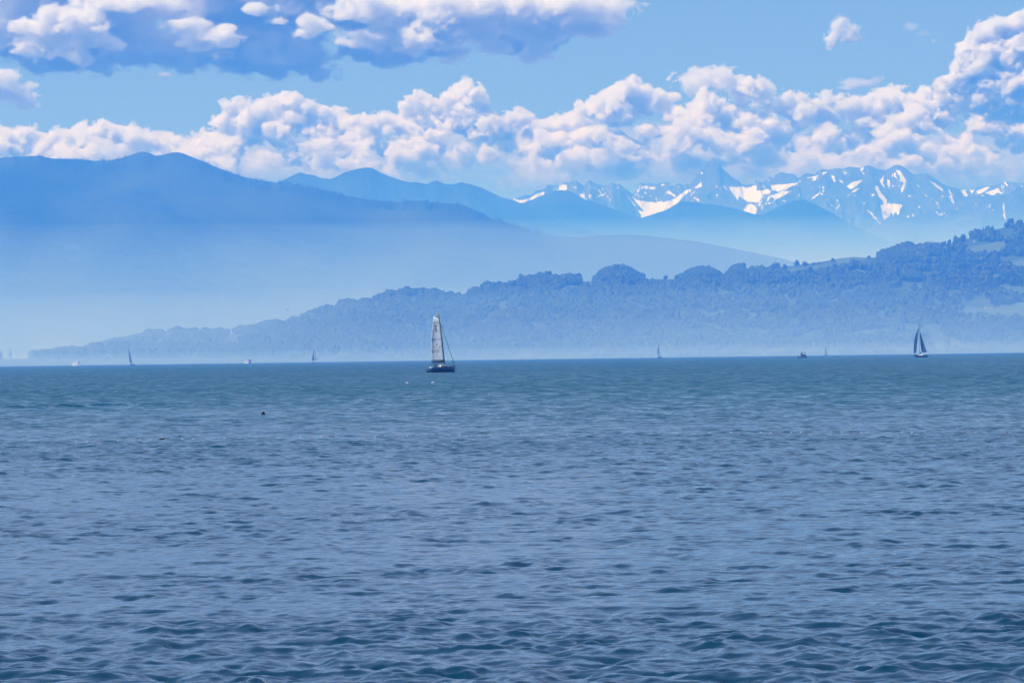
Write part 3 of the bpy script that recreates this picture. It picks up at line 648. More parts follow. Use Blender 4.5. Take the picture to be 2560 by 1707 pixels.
for s in (1, -1):
    rail.tube([(-3.15, s * 1.0, dz(0)), (-3.15, s * 1.0, dz(0) + .55), (-2.2, s * 1.05, dz(.15) + .55), (-2.2, s * 1.05, dz(.15))], .018, 6)
    rail.tube([(2.4, s * .55, dz(.85)), (2.5, s * .5, dz(.87) + .55), (3.15, s * .05, dz(1) + .58)], .018, 6)
    rail.tube([(-2.2, s * 1.05, dz(.15) + .55), (0, s * 1.12, dz(.5) + .52), (2.5, s * .5, dz(.87) + .55)], .006, 5)
    for t_ in (.32, .5, .68): rail.tube([(-LA / 2 + LA * t_, s * 1.1, dz(t_)), (-LA / 2 + LA * t_, s * 1.1, dz(t_) + .53)], .012, 5)
rail.turn(yaw).build('guard_rail', M['alu'], boat)
mb_, mt_ = Vector((X_(1112.7), 0.35, FA * 0.9)), Vector((X_(1098.6), 0.35, Z_(784)))
mast = MB().tube([mb_, mb_.lerp(mt_, .5) + Vector((.06, 0, 0)), mt_], .11, 10, .075).build('mast', M['dark'], boat, smooth=True)
v = MB(); v.tube([mt_, mt_ + Vector((0, 0, .35))], .012, 5).tube([mt_ + Vector((-.25, 0, .3)), mt_ + Vector((.1, 0, .34))], .012, 5); v.build('wind_vane', M['dark'], mast)
v = MB(); c_ = mb_.lerp(mt_, .44)
for s in (1, -1): v.tube([c_, c_ + Vector((.45 * s * .5, s * .75, .05))], .022, 6)
v.build('spreader', M['dark'], mast)
mx = lambda py: np.interp(py, [784, 848, 913], [1098.6, 1106.4, 1112.7])
rows = [(930.5 - py, lx - 1105, mx(py) - 1.0 - 1105) for py, lx in ((905, 1079), (895, 1078.6), (878, 1078.2), (860, 1078.0), (849, 1078.3), (838, 1079.4), (827, 1080.6), (818, 1081.8), (808, 1083.1), (798, 1084.6), (790, 1086.2))]
sail = sail_mb(rows, ka, .35, .34, (.8, 0)).build('mainsail', M['sail'], boat, smooth=True)
def on_sail(px, py, off=-.012):
    h = 930.5 - py; R_ = np.array(rows); a, b = np.interp(h, R_[:, 0], R_[:, 1]), np.interp(h, R_[:, 0], R_[:, 2]); u_ = min(1, max(0, (px - 1105 - a) / (b - a))); f = (h - R_[0, 0]) / (R_[-1, 0] - R_[0, 0])
    return Vector(((px - 1105) * ka, .35 + .34 * math.sin(math.pi * u_ ** 0.8) * math.sin(math.pi * (0.15 + 0.8 * f)) + .8 * (1 - u_) + off, h * ka))
def on_sail_line(pts, r, m_=7):
    out = MB()
    P = [on_sail(pts[0][0] + (pts[-1][0] - pts[0][0]) * i / (m_ - 1), pts[0][1] + (pts[-1][1] - pts[0][1]) * i / (m_ - 1)) for i in range(m_)] if len(pts) == 2 else [on_sail(*p) for p in pts]
    return out.tube(P, r, 5)
for py, dpy, r in ((807.5, 1.0, .035), (827.5, 0, .022), (847, 1.2, .026), (849.6, .6, .018), (876.5, 1.4, .022), (879.5, .5, .016), (805.5, 2.0, .015), (892, 2, .010), (868, 1.5, .010)):
    a = np.interp(930.5 - py, [q[0] for q in rows], [q[1] for q in rows]) + 1105
    on_sail_line([(a + .3, py), (mx(py) - 1.4, py - dpy)], r).build('batten', M['seam'], sail)
em = MB()
for cx, cyy, kind in ((1090.4, 814.1, 0), (1090.9, 823.6, 1)):
    span = range(21) if kind == 0 else range(2, 21)
    l = on_sail_line([(cx + 3.1 * math.cos(2 * math.pi * i / 20 - (0 if kind == 0 else .35)), cyy + 2.7 * math.sin(2 * math.pi * i / 20 + (0 if kind == 0 else .35))) for i in span], .05); em.add(l.V, l.F)
    l = on_sail_line([(cx - 2.6, cyy), (cx + 2.6, cyy)], .05, 4); em.add(l.V, l.F)
l = on_sail_line([(1090.6, 817.2), (1090.7, 820.6)], .045, 3); em.add(l.V, l.F)
l = on_sail_line([(1090.6, 828.6), (1092, 829.2)], .05, 3); em.add(l.V, l.F)
em.build('emblem', M['print_'], sail)
l = MB(); l.lathe([(.01, -.018), (.16, -.018), (.16, .0), (.01, .0)], 12)
P_ = on_sail(1092.8, 861); l.V = [(P_.x + x * .9, P_.y - .004 + z, P_.z + y * 1.25) for x, y, z in l.V]; l.build('number_patch', M['seam'], sail)
on_sail_line([(1106, 862.5), (1101.5, 866), (1097.5, 871), (1094.6, 876), (1093, 881), (1092.4, 886), (1094, 890), (1098, 895), (1103, 898)], .03).build('draft_stripe', M['green'], sail)
hd = MB(); q_ = [on_sail(1086.8, 790.3, -.014), on_sail(mx(790) - 1.2, 789.8, -.014), on_sail(mx(795) - 1.2, 795.4, -.014), on_sail(1093, 793, -.014)]
hd.add(q_ + [p + Vector((0, .01, 0)) for p in q_], [(0, 1, 2, 3), (7, 6, 5, 4), (0, 4, 5, 1), (1, 5, 6, 2), (2, 6, 7, 3), (3, 7, 4, 0)]); hd.build('head_panel', M['green'], sail)
b0, b1 = on_sail(1078.4, 906.4, 0), Vector((X_(1111.6), .33, Z_(905.5)))
MB().loft([[b0 + Vector((0, y_, z_)) for y_, z_ in ((-.06, -.06), (.06, -.06), (.06, .10), (-.06, .10))], [b0.lerp(b1, .5) + Vector((0, y_, z_)) for y_, z_ in ((-.10, -.08), (.10, -.08), (.08, .26), (-.08, .26))], [b1 + Vector((0, y_, z_)) for y_, z_ in ((-.12, -.08), (.12, -.08), (.08, .56), (-.08, .56))]]).build('sail_bag', M['black'], boat)
st = Vector((math.cos(yaw) * LA / 2 * .98, math.sin(yaw) * LA / 2 * .98, dz(1) + .02))
MB().tube([Vector((X_(1102.4), .36, Z_(807))), Vector((X_(1102.4), .36, Z_(807))).lerp(st, .5), st], .045, 7, .06).build('furled_jib', M['seam'], boat, smooth=True)
MB().tube([b0 + Vector((.15, 0, 0)), (X_(1081.5), -.3, dz(.1))], .02, 5).tube([b0.lerp(b1, .64), (X_(1109.5), .3, FA + .3)], .025, 5).tube([mt_, (X_(1075), -1.6, dz(0))], .006, 4).build('sheet_rope', M['dark'], boat)
c1, s1 = math.cos(yaw), math.sin(yaw)
for lx, ly, nm, ln, ry in ((-1.75, .35, 'person in dark clothing sitting aft in the cockpit of the large sailing boat', .05, 1.3), (-1.15, .1, 'person in dark clothing sitting by the cabin of the large sailing boat', -.03, -1.7)):
    person(A + Vector((lx * c1 - ly * s1, lx * s1 + ly * c1, dz(.25) + .05)), ry, nm, lean=ln, s=.95)

# ------------------------------------------------------------------ other boats
def yacht(px, py, Y, label, hull, L, beam, fb, yaw, mast, sails, boom=None, heel=0.0, stern=.6, cabin=True, rake=.10):
    """hull, sails: materials and picture outlines in pixels from the waterline point (x right, y up)."""
    w = on_water(px, py, Y); k = w.y / FPX
    o = empty('sailing_boat', w, label, 'sailing boat')
    h_ = hull_mb(L, beam, fb, .14, stern, rake, .3).turn(yaw).build('hull', hull, o, smooth=True)
    if cabin: MB().loft([[(-L * .18, s * beam * .30, fb * .95) for s in (1, -1)] + [(-L * .17, -beam * .24, fb * 1.5), (-L * .17, beam * .24, fb * 1.5)], [(L * .22, s * beam * .22, fb) for s in (1, -1)] + [(L * .18, -beam * .16, fb * 1.35), (L * .18, beam * .16, fb * 1.35)]]).turn(yaw).build('cabin', M['cream'], o)
    (x0, y0), (x1, y1) = mast
    MB().tube([(x0 * k, 0, max(y0 * k, fb * .9)), (x1 * k, 0, y1 * k)], .012 * L, 8, .008 * L).build('mast', M['dark'], o)
    for nm, rows_, mat, cam_, bm_ in sails: sail_mb(rows_, k, 0.0, cam_, bm_).build(nm, mat, o, smooth=True)
    if boom: MB().tube([(boom[0][0] * k, -.1, boom[0][1] * k), (boom[1][0] * k, 0, boom[1][1] * k)], .008 * L, 6).build('boom', M['dark'], o)
    return o, k

px0 = 2303; wl0 = 892.9; zx = lambda a: 2240 + a / 13.07 - px0; zy = lambda b: wl0 - (790 + b / 13.07)
B_, kb = yacht(px0, wl0, None, 'dark hulled sailing boat with two dark sails towards the far right', M['navy'], 8.6, 2.6, 1.35, math.radians(180 - 24), ((zx(768), zy(1240)), (zx(765), zy(165))),
   [('genoa', [(zy(1212), zx(578), zx(655)), (zy(1000), zx(577), zx(682)), (zy(830), zx(594), zx(700)), (zy(700), zx(615), zx(715)), (zy(590), zx(650), zx(729)), (zy(480), zx(706), zx(742)), (zy(395), zx(747), zx(754))], M['grey_sail'], .8, (-1.2, -.3)),
    ('mainsail', [(zy(1185), zx(846), zx(1003)), (zy(1060), zx(824), zx(966)), (zy(900), zx(810), zx(916)), (zy(740), zx(798), zx(866)), (zy(600), zx(793), zx(822)), (zy(515), zx(790), zx(797))], M['blue_sail'], .5, (0, -1.0))],
   ((zx(778), zy(1140)), (zx(945), zy(1162))), stern=.6)
MB().tube([(zx(1010) * kb, -.6, zy(1200) * kb), (zx(860) * kb, -.1, zy(820) * kb), (zx(770) * kb, 0, zy(380) * kb)], .05, 5).build('backstay', M['dark'], B_)
MB().tube([(zx(640) * kb, 1.2, 1.5), (zx(764) * kb, 0, zy(240) * kb)], .03, 5).build('forestay', M['dark'], B_)
f_ = MB(); f_.tube([(zx(1015) * kb, -1.0, 1.3), (zx(1020) * kb, -1.0, 2.6)], .03, 5); f_.box(zx(1005) * kb, zx(1035) * kb, -1.05, -.98, 1.75, 2.35); f_.build('ensign', M['white'], B_)
MB().box(zx(785) * kb, zx(830) * kb, -.35, .35, 1.4, zy(1180) * kb).build('spray_hood', M['pale'], B_)

zx = lambda a: 760 + a / 19.6 - 788; zy = lambda b: 904.4 - (840 + b / 19.6)
D_, kd = yacht(788, 904.4, 5200, 'slender sailing boat with two pale sails, second in from the left shore', M['hull_blue'], 10.6, 2.9, 1.15, math.radians(180 - 30), ((zx(545), zy(1180)), (zx(535), zy(385))),
   [('mainsail', [(zy(1115), zx(548), zx(672)), (zy(900), zx(545), zx(628)), (zy(680), zx(538), zx(588)), (zy(500), zx(530), zx(556)), (zy(400), zx(526), zx(540))], M['sail'], .5, (0, -1.2)),
    ('jib', [(zy(1158), zx(388), zx(520)), (zy(1000), zx(418), zx(492)), (zy(830), zx(448), zx(486)), (zy(700), zx(474), zx(496)), (zy(625), zx(496), zx(506))], M['mid_sail'], .6, (-.8, 0))],
   ((zx(548), zy(1128)), (zx(675), zy(1120))))
MB().tube([(zx(360) * kd, 2.0, 1.3), (zx(520) * kd, 0, zy(540) * kd)], .06, 5).build('forestay', M['dark'], D_)
zx = lambda a: 150 + a / 9.8 - 332; zy = lambda b: 911.6 - (850 + b / 9.8)
E_, ke = yacht(332, 911.6, 5000, 'heeling sailing boat with slim sail and dark hull near the left shore', M['navy'], 6.4, 2.6, 1.5, math.radians(62), ((zx(1770), zy(560)), (zx(1691), zy(178))),
   [('mainsail', [(zy(560), zx(1724), zx(1766)), (zy(480), zx(1702), zx(1750)), (zy(400), zx(1692), zx(1733)), (zy(320), zx(1689), zx(1718)), (zy(250), zx(1689), zx(1703)), (zy(190), zx(1690), zx(1694))], M['mid_sail'], .4, (-.8, 0)),
    ('jib', [(zy(550), zx(1738), zx(1757)), (zy(470), zx(1715), zx(1733)), (zy(400), zx(1704), zx(1714))], M['white_sail'], .3, (-1.6, -1.2))], stern=.8)
zx = lambda a: 1610 + a / 22.4 - 1649.5; zy = lambda b: 892.9 - (840 + b / 22.4)
yacht(1649.5, 892.9, 5300, 'small hazy sailing boat with narrow grey sail right of the middle', M['hull_blue'], 6.0, 2.6, 1.7, math.radians(40), ((zx(850), zy(1080)), (zx(820), zy(435))),
   [('mainsail', [(zy(1060), zx(760), zx(845)), (zy(900), zx(764), zx(850)), (zy(740), zx(768), zx(850)), (zy(600), zx(788), zx(842)), (zy(500), zx(806), zx(832)), (zy(440), zx(816), zx(824))], M['mid_sail'], .5, (-.8, 0)),
    ('jib', [(zy(1075), zx(757), zx(830)), (zy(980), zx(757), zx(804)), (zy(890), zx(762), zx(785))], M['white_sail'], .3, (-1.6, -1.4))], stern=.8)
zx = lambda a: 1130 + a / 11.76 - 1164.5; zy = lambda b: 898.6 - (860 + b / 11.76)
yacht(1164.5, 898.6, 6200, 'tiny white sail just right of the large sailing boat', M['hull_white'], 3.6, 1.8, .9, math.radians(55), ((zx(410), zy(440)), (zx(368), zy(240))),
   [('mainsail', [(zy(430), zx(398), zx(428)), (zy(370), zx(390), zx(418)), (zy(320), zx(378), zx(406)), (zy(270), zx(364), zx(392)), (zy(240), zx(362), zx(376))], M['white_sail'], .3, (-.4, 0))], cabin=False)
zx = lambda a: 1970 + a / 19.6 - 2065; zy = lambda b: 886.4 - (850 + b / 19.6)
yacht(2065, 886.4, 5600, 'faint sailing boat with white jib behind the motor boat', M['hull_blue'], 5.2, 2.4, 1.6, math.radians(50), ((zx(1862), zy(660)), (zx(1856), zy(235))),
   [('mainsail', [(zy(640), zx(1806), zx(1860)), (zy(500), zx(1820), zx(1862)), (zy(380), zx(1838), zx(1868)), (zy(290), zx(1848), zx(1862))], M['mid_sail'], .4, (-.5, 0)),
    ('jib', [(zy(650), zx(1895), zx(1922)), (zy(560), zx(1884), zx(1908)), (zy(470), zx(1882), zx(1892))], M['white_sail'], .3, (-.8, -.5))], stern=.8)
yacht(2233, 883.0, 6400, 'minute white sail between the motor boat and the dark sailing boat', M['hull_white'], 3.0, 1.6, .8, math.radians(55), ((.6, 1.0), (.2, 7.2)),
   [('mainsail', [(1.4, -1.2, .9), (3.5, -.8, .8), (5.5, -.3, .5), (7, 0, .3)], M['white_sail'], .2, (-.3, 0))], cabin=False)

# motor boat
w = on_water(2005, 894.4); k = w.y / FPX; zx = lambda a: (1970 + a / 19.6 - 2005) * k; zy = lambda b: (894.4 - (850 + b / 19.6)) * k
mo = empty('motor_boat', w, 'small motor cruiser with a dark canopy over the cockpit', 'motor boat')
hull_mb(7.0, 2.6, 1.45, .30, .92, .10, .3).turn(math.radians(180 - 14)).build('hull', M['pale'], mo, smooth=True)
MB().box(-3.0, 3.5, -1.33, 1.33, .06, .30).turn(math.radians(180 - 14)).build('boot_stripe', M['navy'], mo)
MB().loft([[(zx(x), y, zy(b)) for x, b in ((600, 800), (640, 700), (700, 690), (890, 745), (900, 800))] for y in (-.9, .9)]).build('cockpit_side', M['navy'], mo)
MB().loft([[(zx(x), y, zy(b)) for x, b in ((598, 715), (690, 610), (705, 620), (640, 720))] for y in (-.85, .85)]).build('windscreen', M['glass'], mo)
MB().loft([[(zx(x), y, zy(b)) for x, b in ((628, 632), (680, 596), (760, 590), (838, 604), (845, 622), (760, 612), (690, 618), (640, 640))] for y in (-1.0, 1.0)]).build('canopy', M['black'], mo)
for y in (-.92, .92):
    MB().tube([(zx(842), y, zy(610)), (zx(842), y, zy(760))], .14, 6).build('canopy_post', M['dark'], mo)
    MB().tube([(zx(690), y, zy(612)), (zx(680), y, zy(720))], .10, 6).build('canopy_post', M['dark'], mo)
MB().tube([(zx(455), 0, zy(735)), (zx(470), 0, zy(680)), (zx(600), .5, zy(690))], .03, 5).tube([(zx(455), 0, zy(735)), (zx(470), 0, zy(680)), (zx(600), -.5, zy(690))], .03, 5).build('bow_rail', M['alu'], mo)
person(w + Vector((zx(700), 0, zy(770) - .1)), 1.57, 'person in dark clothing standing at the helm of the motor cruiser', legs='stand')

# white excursion boat and boathouse by the left shore
w = on_water(193, 912.2, 5300); k = w.y / FPX
eb = empty('passenger_boat', w, 'bright white passenger boat by the far shore near the left edge', 'passenger boat')
hull_mb(15, 4.4, 1.8, .10, .8, .05, .4).turn(math.radians(-48)).build('hull', M['hull_white'], eb)
MB().box(-5.2, 4.2, -1.9, 1.9, 1.5, 3.2).turn(math.radians(-48)).build('saloon', M['hull_white'], eb)
MB().box(-4.9, 3.9, -1.95, 1.95, 2.2, 2.55).turn(math.radians(-48)).build('window', M['glass'], eb)
MB().box(-5, 3.2, -2.0, 2.0, 4.0, 4.3).turn(math.radians(-48)).build('sun_deck_roof', M['hull_white'], eb)
MB().box(1.2, 3, -1.2, 1.2, 3.2, 5.2).turn(math.radians(-48)).build('wheelhouse', M['hull_white'], eb)

eb.scale = (1.3, 1.3, 1.3)
# ------------------------------------------------------------------ buildings
def house(loc, wx, wy, h, rh, rz, wallm, roofm, label, cat='house', name='house', wins=3, door=True):
    o = empty(name, loc, label, cat, rz=rz)
    wl_ = MB().loft([[(x, -wy / 2, -3), (x, wy / 2, -3), (x, wy / 2, h), (x, 0, h + rh), (x, -wy / 2, h)] for x in (-wx / 2, wx / 2)]).build('wall', wallm, o)
    ov, th = .5, .3; rf = MB()
    for s in (1, -1):
        rf.loft([[(x, s * (wy / 2 + ov), h - ov * rh / (wy / 2) + .04), (x, s * (wy / 2 + ov), h - ov * rh / (wy / 2) + th), (x, 0, h + rh + th + .04), (x, 0, h + rh + .04)] for x in (-wx / 2 - ov, wx / 2 + ov)])
    rf = rf.build('roof', roofm, o)
    MB().box(wx * .2, wx * .2 + .8, -.4, .4, h + rh * .6, h + rh + 1.0).build('chimney', M['stone'], rf)
    nrow = max(1, int(h / 2.7))
    for fl in range(nrow):
        for q in range(wins):
            cx = -wx / 2 + wx * (q + .5) / wins
            MB().box(cx - .55, cx + .55, -wy / 2 - .04, -wy / 2 + .04, .9 + 2.7 * fl, 2.2 + 2.7 * fl).build('window', M['glass'], wl_)
    if door: MB().box(-wx / 2 + wx / wins - .5, -wx / 2 + wx / wins + .5, -wy / 2 - .04, -wy / 2 + .04, 0, 2.1).build('door', M['wood'], o)
    return o

HQX, HQY = project(HX, HY, HZ)
def on_hill(px, py):
    d = (HQX[:NYF] - px) ** 2 + ((HQY[:NYF] - py) * 1.0) ** 2; i, j = np.unravel_index(np.argmin(d), d.shape)
    return Vector((HX[i, j], HY[i, j], HZ[i, j]))
w = on_water(620, 906.5, 5000)
cb = empty('houseboat', w, 'white box shaped houseboat with one bright end left of the slender two sail boat', 'houseboat', rz=math.radians(-50)); cb.scale = (1.25, 1.25, 1.25)
hull_mb(9.0, 3.6, .7, .05, .95, .02, .3).build('hull', M['hull_white'], cb)
hw_ = MB().box(-3.9, 3.4, -1.7, 1.7, .7, 3.7).build('cabin', M['white'], cb); MB().box(-4.3, 3.8, -2.0, 2.0, 3.7, 3.95).build('roof', M['deck'], cb)
for q in (-2.6, -.6, 1.4): MB().box(q, q + 1.1, -1.74, -1.66, 1.6, 2.8).build('window', M['glass'], hw_)
for px, py, wx, h, mats, lab in (
    (2292, 647, 17, 2.6, ('wall', 'slate'), 'long low white building below the forest block on the hill'), (2351, 624, 9, 4, ('wall', 'slate'), 'small white house under the conifers above the long white building'),
    (2403, 646, 13, 4, ('wall2', 'roof'), 'red roofed house nearest the long low white building'), (2436, 645, 16, 5, ('wall2', 'roof'), 'wide red roofed house above its lower neighbour on the hill'), (2458, 651, 15, 5, ('wall2', 'roof2'), 'brown roofed house just below the wide red roofed house'),
    (2519, 634, 11, 5, ('wall', 'roof'), 'white house with red roof near the right edge of the hill'), (2440, 604, 9, 4, ('wall', 'slate'), 'grey roofed house high on the wooded slope'), (1897, 694, 9, 5, ('wall', 'roof'), 'white house with red roof between the ridge groves'),
    (2384, 786, 7, 4, ('wall', 'slate'), 'bright white cottage low on the hill above the dark sailing boat'), (2473, 771, 20, 5, ('wall', 'slate'), 'broad pale farmhouse at the top of the large low meadow'), (2226, 655, 11, 4, ('wall2', 'roof'), 'red roofed house left of the long low white building'),
    (1600, 711, 9, 4, ('wall2', 'roof2'), 'brown roofed house below the domed grove'), (1690, 707, 10, 4, ('wall2', 'roof'), 'red roofed house beneath the second ridge grove')):
    house(on_hill(px, py), wx, 8, h, 2.6, math.radians(np.random.default_rng(px).uniform(-25, 25)), M[mats[0]], M[mats[1]], lab, wins=2 if wx < 12 else 4)
for px, py, wx, h, lab in ((714, 903, 7, 3, 'small white hut on the shore left of the slender sailing boat'), (962, 896, 6, 5, 'small white house among the trees left of the large sail'), (979, 897, 7, 5, 'white house beside the large sail on the far shore'), (1870, 877, 26, 5, 'long pale hall on the shore left of the motor boat')):
    p_ = at(px, py, 8520); house(Vector((p_[0], 8520, .45)), wx, 8, h, 2.4, 0.15, M['wall'], M['slate'], lab, wins=2 if wx < 12 else 6)
p_ = at(26, 897, 8900); ch = empty('church', Vector((p_[0], 8900, .45)), 'church with a pointed spire on the far shore at the left edge', 'church')
MB().box(-3.2, 3.2, -3.2, 3.2, -1, 24).build('tower', M['stone'], ch)
sp_ = MB().lathe([(4.7, 24), (3.4, 27.5), (1.5, 33), (.12, 47)], 8).build('spire', M['slate'], ch); MB().tube([(0, 0, 47), (0, 0, 49.5)], .2, 5).box(-.8, .8, -.15, .15, 48.2, 48.6).build('cross', M['dark'], sp_)
MB().box(-20, -3, -5, 5, -1, 11).build('nave', M['stone'], ch)
MB().loft([[(x, -5.6, 10.6), (x, 5.6, 10.6), (x, 0, 17)] for x in (-20.6, -3.05)]).build('roof', M['slate'], ch)
for fx in (-17, -12.5, -8): MB().box(fx - .7, fx + .7, -5.06, -4.9, 3, 8).build('window', M['glass'], ch)

# ------------------------------------------------------------------ single trees
def leaf_crown(kind, seed, n=420):
    """Many small leaf clumps through the crown's volume, uneven outline with gaps; unit height."""
    r = np.random.default_rng(seed); V, F = [], []
    lobes = [(r.uniform(-.22, .22), r.uniform(-.22, .22), r.uniform(.38, .80), r.uniform(.15, .27)) for _ in range(9)]
    for k in range(n):
        if kind == 'poplar':
            z = r.uniform(.10, 1.0); rad = .13 * math.sin(math.pi * min(1, (1.02 - z) * 1.05)) ** .6 * r.uniform(.3, 1.1); a = r.uniform(0, 6.28); c = np.array([rad * math.cos(a), rad * math.sin(a), z]); s = r.uniform(.025, .05)
        elif kind == 'conifer':
            z = r.uniform(.06, 1.0); rad = (.26 * (1 - z) + .01) * r.uniform(.35, 1.1); a = r.uniform(0, 6.28); c = np.array([rad * math.cos(a), rad * math.sin(a), z - .25 * rad]); s = r.uniform(.03, .055)
        else:
            lb = lobes[k % 9]; d = r.normal(size=3); d /= np.linalg.norm(d); c = np.array(lb[:3]) + d * lb[3] * r.uniform(.6, 1.08); s = r.uniform(.035, .07)
        e = r.normal(size=(2, 3)); e[0] /= np.linalg.norm(e[0]); e[1] -= e[0] * (e[0] @ e[1]); e[1] /= np.linalg.norm(e[1]); nn_ = np.cross(e[0], e[1])
        b = len(V); V += [c + s * (e[0] + .3 * nn_), c + s * e[1] * .8, c - s * (e[0] - .2 * nn_), c - s * e[1] * .8, c + s * .5 * nn_]
        F += [(b, b + 1, b + 4), (b + 1, b + 2, b + 4), (b + 2, b + 3, b + 4), (b + 3, b, b + 4)]
    return V, F
def tree_proto(kind, seed, mat):
    o = empty(kind + '_tree', (0, 0, 0), 'tree', 'tree')
    tk = MB().tube([(0, 0, -.03), (.008, 0, .25), (0, .01, .55), (0, 0, .85)], .028 if kind != 'poplar' else .02, 7, .004)
    if kind == 'broad':
        r = np.random.default_rng(seed)
        for q in range(6): a = r.uniform(0, 6.28); tk.tube([(0, 0, .2 + .05 * q), (.1 * math.cos(a), .1 * math.sin(a), .36 + .06 * q), (.22 * math.cos(a), .22 * math.sin(a), .48 + .07 * q)], .011, 5, .003)
    tk.build('trunk', BARK, o)
    c = MB(); V, F = leaf_crown(kind, seed); c.add(V, F); c.build('crown', mat, o)
    return o
PROTO = {}
def tree(kind, seed, loc, h, wide, label, group):
    key = (kind, seed)
    if key not in PROTO: PROTO[key] = tree_proto(kind, seed, LEAVES[3] if kind == 'conifer' else LEAVES[seed % 3]); o = PROTO[key]
    else: o = copy_tree(PROTO[key])
    o.location = loc; o.scale = (h * wide, h * wide, h); o.rotation_euler = (0, 0, (seed * 1.7 + h) % 6.28); tag(o, label, 'tree', group)
m10 = 10000 / FPX
for px, base, top, kind, sd, wd, lab in (
    (1665, 703, 685, 'broad', 1, .9, 'rounded tree left of the pair on the ridge beside the second grove'), (1690, 703, 685, 'broad', 2, 1.0, 'rounded tree hard against the second ridge grove'),
    (1941, 683, 653, 'broad', 3, 1.0, 'largest round tree on the open ridge right of the groves'), (1962, 680, 658, 'broad', 1, .8, 'lesser tree touching the largest round tree on the open ridge'),
    (1992, 672, 648, 'broad', 2, 1.0, 'broad tree at the head of the small ridge meadow'), (2014, 670, 651, 'broad', 3, 1.0, 'squat tree right of the broad one at the ridge meadow'),
    (2033, 666, 654, 'broad', 1, 1.0, 'first low tree of the short hedge row on the ridge'), (2046, 664, 655, 'broad', 2, 1.1, 'last low tree of the short hedge row on the ridge'),
    (2083, 656, 642, 'broad', 3, 1.0, 'lone round tree on the bare ridge crest'), (2172, 648, 637, 'broad', 1, 1.2, 'bushy tree at the foot of the dark forest block'), (1848, 694, 672, 'broad', 2, .9, 'tree between the ridge groves beside the white house')):
    p_ = on_hill(px, base); tree(kind, sd, p_ - Vector((0, 0, .8)), max(6, (base - top) * p_.y / FPX), wd, lab, 'single trees on the ridge')
for px, top, Y, kind, sd, wd, lab in (
    (3, 876, 8600, 'conifer', 4, .8, 'conifer at the very left edge of the far shore'), (96, 877, 8600, 'conifer', 5, .8, 'taller of the two pointed conifers right of the church'), (105, 880, 8620, 'conifer', 4, .7, 'shorter of the two pointed conifers right of the church'),
    (254, 871, 8560, 'poplar', 1, 1.0, 'poplar on the shore left of the heeling boat'), (262, 880, 8600, 'poplar', 2, 1.2, 'lower poplar beside the first near the heeling boat'), (298, 874, 8560, 'broad', 3, 1.1, 'large rounded shore tree behind the heeling boat'), (311, 879, 8600, 'broad', 1, 1.0, 'smaller shore tree merging with the large one behind the heeling boat'),
    (350, 884, 8600, 'broad', 2, 1.5, 'wide low tree right of the heeling boat'), (396, 880, 8600, 'broad', 1, .9, 'small tree left of the lone shore poplar'), (415, 875, 8560, 'poplar', 1, 1.1, 'lone poplar midway between heeling boat and houseboat'), (441, 880, 8580, 'broad', 3, .9, 'tree right of the lone shore poplar'),
    (516, 873, 8600, 'conifer', 5, .8, 'conifer standing above the bushes left of the houseboat'), (585, 878, 8560, 'broad', 2, 1.4, 'domed tree directly left of the houseboat'), (658, 872, 8560, 'broad', 3, 1.3, 'big rounded tree directly right of the houseboat'), (690, 874, 8580, 'broad', 1, 1.4, 'middle tree of the clump right of the houseboat'), (715, 877, 8600, 'broad', 2, 1.3, 'last tree of the clump right of the houseboat'),
    (672, 866, 8600, 'conifer', 4, .7, 'pointed conifer rising out of the clump right of the houseboat'), (750, 865, 8560, 'poplar', 2, 1.3, 'tall poplar left of the slender two sail boat'), (1048, 866, 8560, 'broad', 1, 1.4, 'round tree behind the large sail on the shore'), (1133, 867, 8560, 'poplar', 1, 1.1, 'tall poplar between the large sail and the tiny white sail'), (1270, 868, 8600, 'broad', 3, 1.6, 'wide faint tree on the shore right of the tiny white sail'),
    (1440, 862, 8650, 'broad', 2, 1.5, 'faint rounded tree on the shore left of the small hazy boat'), (2230, 858, 8600, 'broad', 1, 1.0, 'faint shore tree left of the dark sailing boat'), (2460, 852, 8650, 'conifer', 5, .8, 'faint conifer on the shore towards the right edge')):
    p_ = at(px, 900, Y); zt = at(px, top, Y)[2]; tree(kind, sd, Vector((p_[0], Y, .2)), zt, wd, lab, 'trees along the far shore')
r5 = np.random.default_rng(15); n = 2600; qx = r5.uniform(-380, 2950, n); Y5 = 8440 + 420 * r5.random(n) ** 1.5
hgt = 9 + 9 * np.clip(fbm(qx / 46, Y5 / 300, 301, 3) + .25, 0, 1) * 1.6; ok = fbm(qx / 60, Y5 / 200, 303, 3) > -.32
p5 = at(qx, np.full(n, 900.0), Y5)
woods('shore_woods', p5[ok, 0], Y5[ok], np.full(ok.sum(), .3), (hgt * r5.uniform(.7, 1.15, n))[ok], (hgt * .6)[ok], r5.random(ok.sum()) < .12, LEAVES, 'hazy belt of woods along the far shore', 9)

